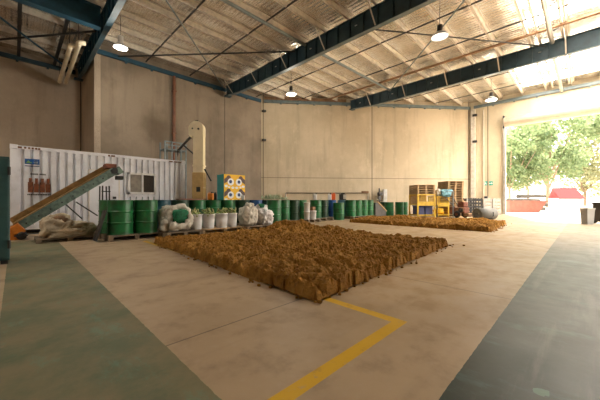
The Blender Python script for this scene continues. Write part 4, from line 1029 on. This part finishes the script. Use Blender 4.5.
for i, ox in enumerate((-0.24, 0.26)):
    c = off(X1, 17.0, ox, 0.45)
    t = thing('navy_crate', ('navy crate in the yellow cage, towards the green drums', 'navy crate in the yellow cage, towards the tall pallet stack')[i], 'crate', (*c, 0.131), ang, 'navy crates')
    MB().box(-0.22, 0.22, -0.3, 0.3, 0, 0.5).build('crate_body', 'crate_blue', t, bevel=0.02); MB().box(-0.24, 0.24, -0.32, 0.32, 0.5, 0.56).build('rim', 'crate_blue', t)
c = off(X1, 17.0, 0, 0.5)
for k in range(4):
    pallet(c[0], c[1], 'wooden pallet on the yellow cage, %s from the bottom' % ORD[k], 1.1, 1.05, 'wood', 1.368 + k * 0.142, ang, 'pallets stacked on the yellow cage')
X2 = 0.497 * 17.3
stillage(X2 + 0.02, 17.2, 0.72, 0.9, 1.25, 'yellow steel cage under the blue grey tarp beside the tall pallet stack', 0)
c = off(X2, 17.2, 0.0, 0.42)
t = thing('yellow_sack', 'bright yellow sack inside the tarp covered cage', 'sack', (*c, 0.131), ang)
MB().blob((0, 0, 0.2), 0.28, 0.3, 0.2, 0.2, 2, 26, 3, 0.9).build('bag_body', 'yellow', t)
t = thing('tarp', 'crumpled blue grey tarp heaped on top of the yellow cage', 'tarp', (*off(X2, 17.2, 0.06, 0.08), 1.27), ang)
m = MB(); m.blob((0.12, -0.06, 0.14), 0.38, 0.26, 0.24, 0.35, 1.7, 36, 6.0, 0.85, 0.15); m.build('tarp_cover', 'sheet_blue', t)
m = MB(); m.blob((-0.24, 0.10, 0.20), 0.17, 0.22, 0.22, 0.35, 1.9, 30, 2.0, 1.0, 0.12); m.build('pale_wrap', 'sack', t)
X3 = 0.5465 * 17.6
c = off(X3, 17.6, 0, 0.55)
for k in range(15):
    pallet(c[0] + R.uniform(-0.02, 0.02), c[1] + R.uniform(-0.02, 0.02), 'wooden pallet in the tall stack, %s up from the floor' % ORD[k], 1.02, 1.1, 'wood', k * 0.1465, ang + R.uniform(-0.01, 0.01), 'tall pallet stack', H=0.1455)
t = thing('post_stand', 'slim blue grey post on a foot in front of the pallet stack', 'post', (*CD(0.537 * 16.4, 16.4), 0), ang)
MB().tube([(0, 0, 0.02), (0, 0, 1.55)], 0.03, 10).build('pole', 'grey_tube', t); MB().box(-0.15, 0.15, -0.15, 0.15, 0, 0.03).build('foot_plate', 'grey_tube', t); MB().bar((0, 0, 1.5), (-0.35, 0, 1.5), 0.04).build('arm', 'grey_tube', t)
t = thing('post_stand', 'short grey post on a foot between the two yellow cages', 'post', (*CD(0.481 * 16.3, 16.3), 0), ang)
MB().tube([(0, 0, 0.02), (0, 0, 0.75)], 0.03, 10).build('pole', 'dark_metal', t); MB().box(-0.13, 0.13, -0.13, 0.13, 0, 0.03).build('foot_plate', 'dark_metal', t)

# rusty red walk-behind cultivator
t = thing('cultivator', 'rusty red walk behind cultivator with dark wheels beside the pallet stack', 'machine', (*CD(0.562 * 16.3, 16.3), 0), math.radians(-115))
for y in (-0.3, 0.3):
    MB().lathe([(0.10, -0.05), (0.19, -0.045), (0.21, 0.0), (0.19, 0.045), (0.10, 0.05)], (0.05, y, 0.21), 22, (0, 1, 0)).build('wheel', 'tyre', t)
    MB().lathe([(0.09, -0.055), (0.09, 0.055)], (0.05, y, 0.21), 14, (0, 1, 0)).build('hub', 'rust_red', t)
MB().box(-0.22, 0.42, -0.2, 0.2, 0.30, 0.60).build('engine_block', 'rust_red', t, bevel=0.03)
MB().box(-0.05, 0.38, -0.17, 0.17, 0.62, 0.92).build('fuel_tank', 'rust_red', t, bevel=0.06)
MB().box(-0.12, 0.4, -0.24, -0.2, 0.34, 0.58).build('side_cover', 'rust', t, bevel=0.01)
MB().lathe([(0.13, -0.03), (0.13, 0.03)], (0.25, -0.26, 0.46), 18, (0, 1, 0)).build('flywheel_cover', 'dark_metal', t)
for y in (-0.14, 0.14): MB().tube([(-0.15, y, 0.5), (-0.45, y * 1.5, 0.85), (-0.75, y * 2.2, 1.15)], 0.025, 8).build('handlebar', 'dark_metal', t)
MB().box(-0.55, -0.3, -0.25, 0.25, 0.2, 0.62).build('tine_hood', 'rust_red', t, bevel=0.05)
MB().tube([(0.2, 0.14, 0.7), (0.25, 0.22, 0.95), (0.25, 0.22, 1.12)], 0.04, 8).build('exhaust', 'silver', t)
MB().box(0.42, 0.72, -0.25, 0.25, 0.10, 0.30).build('front_guard', 'rust', t, bevel=0.03)

def crate(X, d, W, D, H, z, mat, label, n=5, grp='slatted crates by the door wall'):
    t = thing('slatted_crate', label, 'crate', (*CD(X, d), z), math.radians(-45), grp)
    m = MB()
    for k in range(n):
        zz = H * (k + 0.1) / n; hh = H / n * 0.62
        for sy in (-D / 2, D / 2): m.box(-W / 2, W / 2, sy - 0.01, sy + 0.01, zz, zz + hh)
        for sx in (-W / 2, W / 2): m.box(sx - 0.01, sx + 0.01, -D / 2, D / 2, zz, zz + hh)
    m.build('slats', mat, t); m = MB()
    for sx in (-W / 2, 0, W / 2):
        for sy in (-D / 2, D / 2): m.box(sx - 0.03, sx + 0.03, sy - 0.02, sy + 0.02, 0, H)
    m.build('corner_posts', mat, t); MB().box(-W / 2, W / 2, -D / 2, D / 2, 0.0, 0.03).build('crate_base', mat, t)
crate(0.592 * 20, 20, 0.36, 0.6, 1.15, 0, 'black', 'black slatted crate beside the red cultivator')
crate(0.617 * 20, 20, 0.40, 0.6, 1.15, 0, 'black', 'black slatted crate next to the white crates')
crate(0.648 * 20, 20, 0.5, 0.6, 1.12, 0, 'crate_white', 'white slatted crate under the green signs')
crate(0.680 * 20, 20, 0.5, 0.6, 1.12, 0, 'crate_white', 'white slatted crate closest to the door jamb')
o = MB().box(-0.13, 0.13, -0.1, 0.1, 0, 0.16).build('small_black_case', 'black', None, (*CD(0.653 * 20, 20), 1.121), 0.02); tag(o, 'small black case on top of a white crate under the signs', 'case')
m = MB(); m.box(-0.28, 0.28, -0.32, 0.32, 0, 0.03); o = m.build('crate_lid', 'white', None, (*CD(0.648 * 20, 20), 1.0)); bpy.data.objects.remove(o)
# board the case stands on is the crate's own lid
for ob in [x for x in COL.objects if x.name.startswith('slatted_crate')]:
    lid = MB().box(-0.2, 0.2, -0.3, 0.3, 1.09, 1.12).build('crate_top', 'black' if 'black' in ob['label'] else 'white', ob)

# steel pipe section
pc = CD(0.649 * 14.9, 14.9); pr = 0.30
t = thing('pipe_section', 'short fat grey pipe section with a slot lying behind the soil', 'pipe', (pc[0], pc[1], 0), math.radians(-45 + 18))
m = MB(); m.lathe([(pr - 0.04, -0.55), (pr, -0.55), (pr, 0.55), (pr - 0.04, 0.55), (pr - 0.04, -0.55)], (0, 0, pr), 32, (1, 0, 0), caps=False); m.build('shell', 'tube_grey', t)
MB().lathe([(0.02, -0.45), (pr - 0.04, -0.52)], (0, 0, pr), 28, (1, 0, 0), caps=False).build('inner_plate', 'tube_grey', t)
MB().lathe([(0.02, 0.5), (pr - 0.04, 0.5)], (0, 0, pr), 28, (1, 0, 0), caps=False).build('inner_plate', 'tube_grey', t)
MB().box(0.17, 0.25, -pr - 0.003, -pr + 0.02, pr - 0.13, pr + 0.10).build('slot', 'black', t)
# signs
for i, (p0_, p1_) in enumerate(((483.6, 487.2), (489.2, 492.8))):
    def bR(px): u = (px - 300) / F; return 25.28 * (1 - u) / (1 + u)
    b0_, b1_ = bR(p1_), bR(p0_); z1 = Z(181.3, 25.3, (b0_ + b1_) / 2); z0 = Z(185.4, 25.3, (b0_ + b1_) / 2)
    t = thing('safety_sign', ('green safety sign with white running figure by the door', 'green safety sign with white arrow by the door')[i], 'sign', (25.27, (b0_ + b1_) / 2, (z0 + z1) / 2), 0, 'green wall signs')
    hb, hz_ = (b1_ - b0_) / 2, (z1 - z0) / 2
    MB().box(0, 0.02, -hb, hb, -hz_, hz_).build('panel', 'teal_sign', t)
    m = MB()
    if i == 0:
        m.lathe([(0.03, 0), (0.03, 0.004)], (-0.001, 0.02, hz_ * 0.6), 12, (-1, 0, 0)); m.bar((-0.003, 0.02, hz_ * 0.35), (-0.003, 0.0, -0.02), 0.004, 0.06, (0, 1, 0)); m.bar((-0.003, 0.0, -0.02), (-0.003, 0.09, -hz_ * 0.7), 0.004, 0.035, (0, 1, 0)); m.bar((-0.003, 0.0, -0.02), (-0.003, -0.08, -hz_ * 0.6), 0.004, 0.035, (0, 1, 0)); m.bar((-0.003, 0.02, hz_ * 0.3), (-0.003, -0.1, 0.0), 0.004, 0.025, (0, 1, 0))
    else:
        m.box(-0.004, -0.001, -0.02, 0.12, -0.025, 0.025); m.add([(-0.003, -0.02, 0.08), (-0.003, -0.02, -0.08), (-0.003, -0.12, 0)], [(0, 1, 2)])
    m.build('pictogram', 'white_print', t)

# bin and dark machine near the door
pc = CD(1.0085 * 12.0, 12.0)
t = thing('waste_bin', 'open grey plastic bin standing near the roller door', 'bin', (*pc, 0), math.radians(-45))
m = MB(); w0, w1, H = 0.13, 0.16, 0.68
vs_ = [(-w0, -w0, 0), (w0, -w0, 0), (w0, w0, 0), (-w0, w0, 0), (-w1, -w1, H), (w1, -w1, H), (w1, w1, H), (-w1, w1, H), (-w1 + .02, -w1 + .02, H), (w1 - .02, -w1 + .02, H), (w1 - .02, w1 - .02, H), (-w1 + .02, w1 - .02, H), (-w0 + .02, -w0 + .02, .03), (w0 - .02, -w0 + .02, .03), (w0 - .02, w0 - .02, .03), (-w0 + .02, w0 - .02, .03)]
m.add(vs_, [(3, 2, 1, 0)] + [(i, (i + 1) % 4, 4 + (i + 1) % 4, 4 + i) for i in range(4)] + [(4 + i, 4 + (i + 1) % 4, 8 + (i + 1) % 4, 8 + i) for i in range(4)] + [(8 + i, 8 + (i + 1) % 4, 12 + (i + 1) % 4, 12 + i) for i in range(4)] + [(12, 13, 14, 15)])
m.build('bin_body', 'bin', t)
m = MB()
for s_ in (-1, 1): m.box(-w1 - .012, w1 + .012, s_ * w1 - .015, s_ * w1 + .015, H - .05, H); m.box(s_ * w1 - .015, s_ * w1 + .015, -w1, w1, H - .05, H)
m.build('rim', 'bin', t)
pc = CD(1.071 * 12.2, 12.2)
t = thing('wheeled_bin', 'dark wheeled bin cut off by the photo edge beside the grey bin', 'bin', (*pc, 0), math.radians(-45))
MB().box(-0.26, 0.26, -0.28, 0.28, 0.08, 0.86).build('bin_body', 'black', t, bevel=0.03); MB().box(-0.28, 0.28, -0.31, 0.31, 0.86, 0.93).build('lid', 'black', t, bevel=0.02)
for s_ in (-1, 1): MB().lathe([(0.1, -0.03), (0.1, 0.03)], (s_ * 0.24, 0.22, 0.1), 16, (1, 0, 0)).build('wheel', 'tyre', t)
MB().box(-0.2, 0.2, -0.29, -0.2, 0, 0.08).build('foot', 'black', t); MB().tube([(-0.22, 0.34, 0.84), (0.22, 0.34, 0.84)], 0.02, 8).build('handle', 'black', t)

# ================================================================== OUTSIDE
struct('ground', MB().box(25.5, 110, -60, 60, -0.25, -0.04), 'ground')
struct('ground', MB().box(-40, 25.5, -60, -7.3, -0.25, -0.04), 'ground')
struct('ground', MB().box(25.5, 26.2, -6, 6, -0.05, -0.005), 'ground')
def tree(u, d, h, r, trunk, mat, label, seed, n=5200, fork=True):
    rr = random.Random(seed); t = thing('tree', label, 'tree', (*CD(u * d, d), -0.04), 0, 'trees beyond the roller door')
    m = MB(); tips = []
    m.tube([(0, 0, 0), (0.05, 0, h * .16), (0.0, 0.1, h * .3)], [trunk, trunk * .8, trunk * .65], 10)
    for k in range(7):
        th = 2 * math.pi * k / 7 + rr.uniform(-.3, .3); e = Vector((math.cos(th) * r * .6, math.sin(th) * r * .6, h * rr.uniform(.55, .85)))
        m.tube([(0, 0.05, h * rr.uniform(.12, .28)), e * .5 + Vector((0, 0, h * .06)), e], [trunk * .5, trunk * .3, trunk * .1], 7); tips.append(e)
    m.build('trunk', 'bark', t); f = MB(); vs_, fs = [], []
    cl = []
    for k in range(34):
        dv = Vector((rr.gauss(0, 1), rr.gauss(0, 1), rr.gauss(0, 1))).normalized() * rr.random() ** .4
        cl.append((Vector((dv.x * r, dv.y * r, h * .58 + dv.z * h * .40)), rr.uniform(.18, .36) * r))
    for k in range(n):
        c, cr = cl[rr.randrange(len(cl))]; dv = Vector((rr.gauss(0, 1), rr.gauss(0, 1), rr.gauss(0, .8))).normalized() * cr * rr.random() ** .35
        p = c + dv; s_ = rr.uniform(.10, .2) * (r / 3.5); a = Vector((rr.gauss(0, 1), rr.gauss(0, 1), rr.gauss(0, 1))).normalized(); b = a.cross(Vector((rr.random(), rr.random(), rr.random()))).normalized()
        i = len(vs_); vs_ += [p - a * s_, p + b * s_ * .55, p + a * s_, p - b * s_ * .55]; fs.append((i, i + 1, i + 2, i + 3))
    f.add(vs_, fs); f.build('foliage', mat, t)
tree(0.87, 42, 16, 6.2, 0.3, 'foliage', 'big green tree with forked trunk behind the red roofed shed', 11, 8000)
tree(0.735, 40, 14, 5.0, 0.22, 'foliage', 'green tree beyond the roller door next to the jamb', 12, 6500)
tree(1.0, 52, 16, 7.0, 0.25, 'foliage_pale', 'pale yellow green tree beyond the red roofed shed', 13)
tree(0.80, 62, 20, 8.0, 0.25, 'foliage_pale', 'tall pale tree far behind the forked tree', 14)
tree(1.14, 46, 14, 5.5, 0.25, 'foliage_pale', 'pale tree at the photo edge beyond the wheeled bin', 15)
# shed with red roof
d_ = 23.0; pc = CD(0.932 * d_, d_)
t = thing('small_shed', 'small white shed with red pitched roof outside the door', 'shed', (*pc, -0.04), math.radians(-52))
MB().box(-0.95, 0.85, -0.5, 0.5, 0, 1.2).build('shed_wall', 'white', t)
m = MB(); m.add([(-0.85, -0.6, 1.15), (1.0, -0.6, 1.15), (1.0, 0.6, 1.15), (-0.85, 0.6, 1.15), (-1.0, 0, 2.05), (0.7, 0, 2.05)], [(0, 1, 5, 4), (1, 2, 5), (2, 3, 4, 5), (3, 0, 4), (3, 2, 1, 0)]); m.build('roof', 'red_roof', t)
MB().box(-0.3, 0.3, -0.53, -0.5, 0, 1.0).build('shed_door', 'white', t)
# faded red skip
d_ = 25.0; c = CD(0.778 * d_, d_)
t = thing('skip_bin', 'faded red open skip outside beside the door jamb', 'skip', (*c, -0.04), math.radians(-45))
m = MB(); vs_ = []
for y in (-0.7, 0.7): vs_ += [(-1.6, y, 0), (0.95, y, 0), (1.65, y, 0.98), (-1.6, y, 0.98)]
m.add(vs_, [(3, 2, 1, 0), (4, 5, 6, 7), (0, 1, 5, 4), (1, 2, 6, 5), (0, 4, 7, 3)]); m.build('skip_body', 'salmon', t)
m = MB(); m.box(-1.65, 1.7, -0.75, -0.68, 0.93, 1.0); m.box(-1.65, 1.7, 0.68, 0.75, 0.93, 1.0); m.build('rim', 'salmon', t)
# log pile
d_ = 28.0; lg = 0
for row in range(4):
    for k in range(3 - (row > 2)):
        c = CD((0.80 + 0.03 * (row % 2)) * d_, d_ + 0.62 * k + 0.12 * row); L = 3.2 - 0.3 * row
        o = thing('log', 'weathered log in the pile outside the door, %s layer, %s in depth' % (('bottom', 'second', 'third', 'top')[row], ORD[k]), 'log', (*c, 0.16 + row * 0.41), math.radians(-45 + R.uniform(-1.5, 1.5)), 'log pile outside')
        MB().tube([(-L / 2, 0, 0), (0, 0.03, 0.02), (L / 2, 0, 0)], [0.2, 0.19, 0.16], 10).build('log_trunk', 'log', o); lg += 1
        if row == 3: MB().tube([(L * .2, 0, 0.1), (L * .3, -0.15, 0.35)], [0.05, 0.03], 6).build('branch_stub', 'log', o)
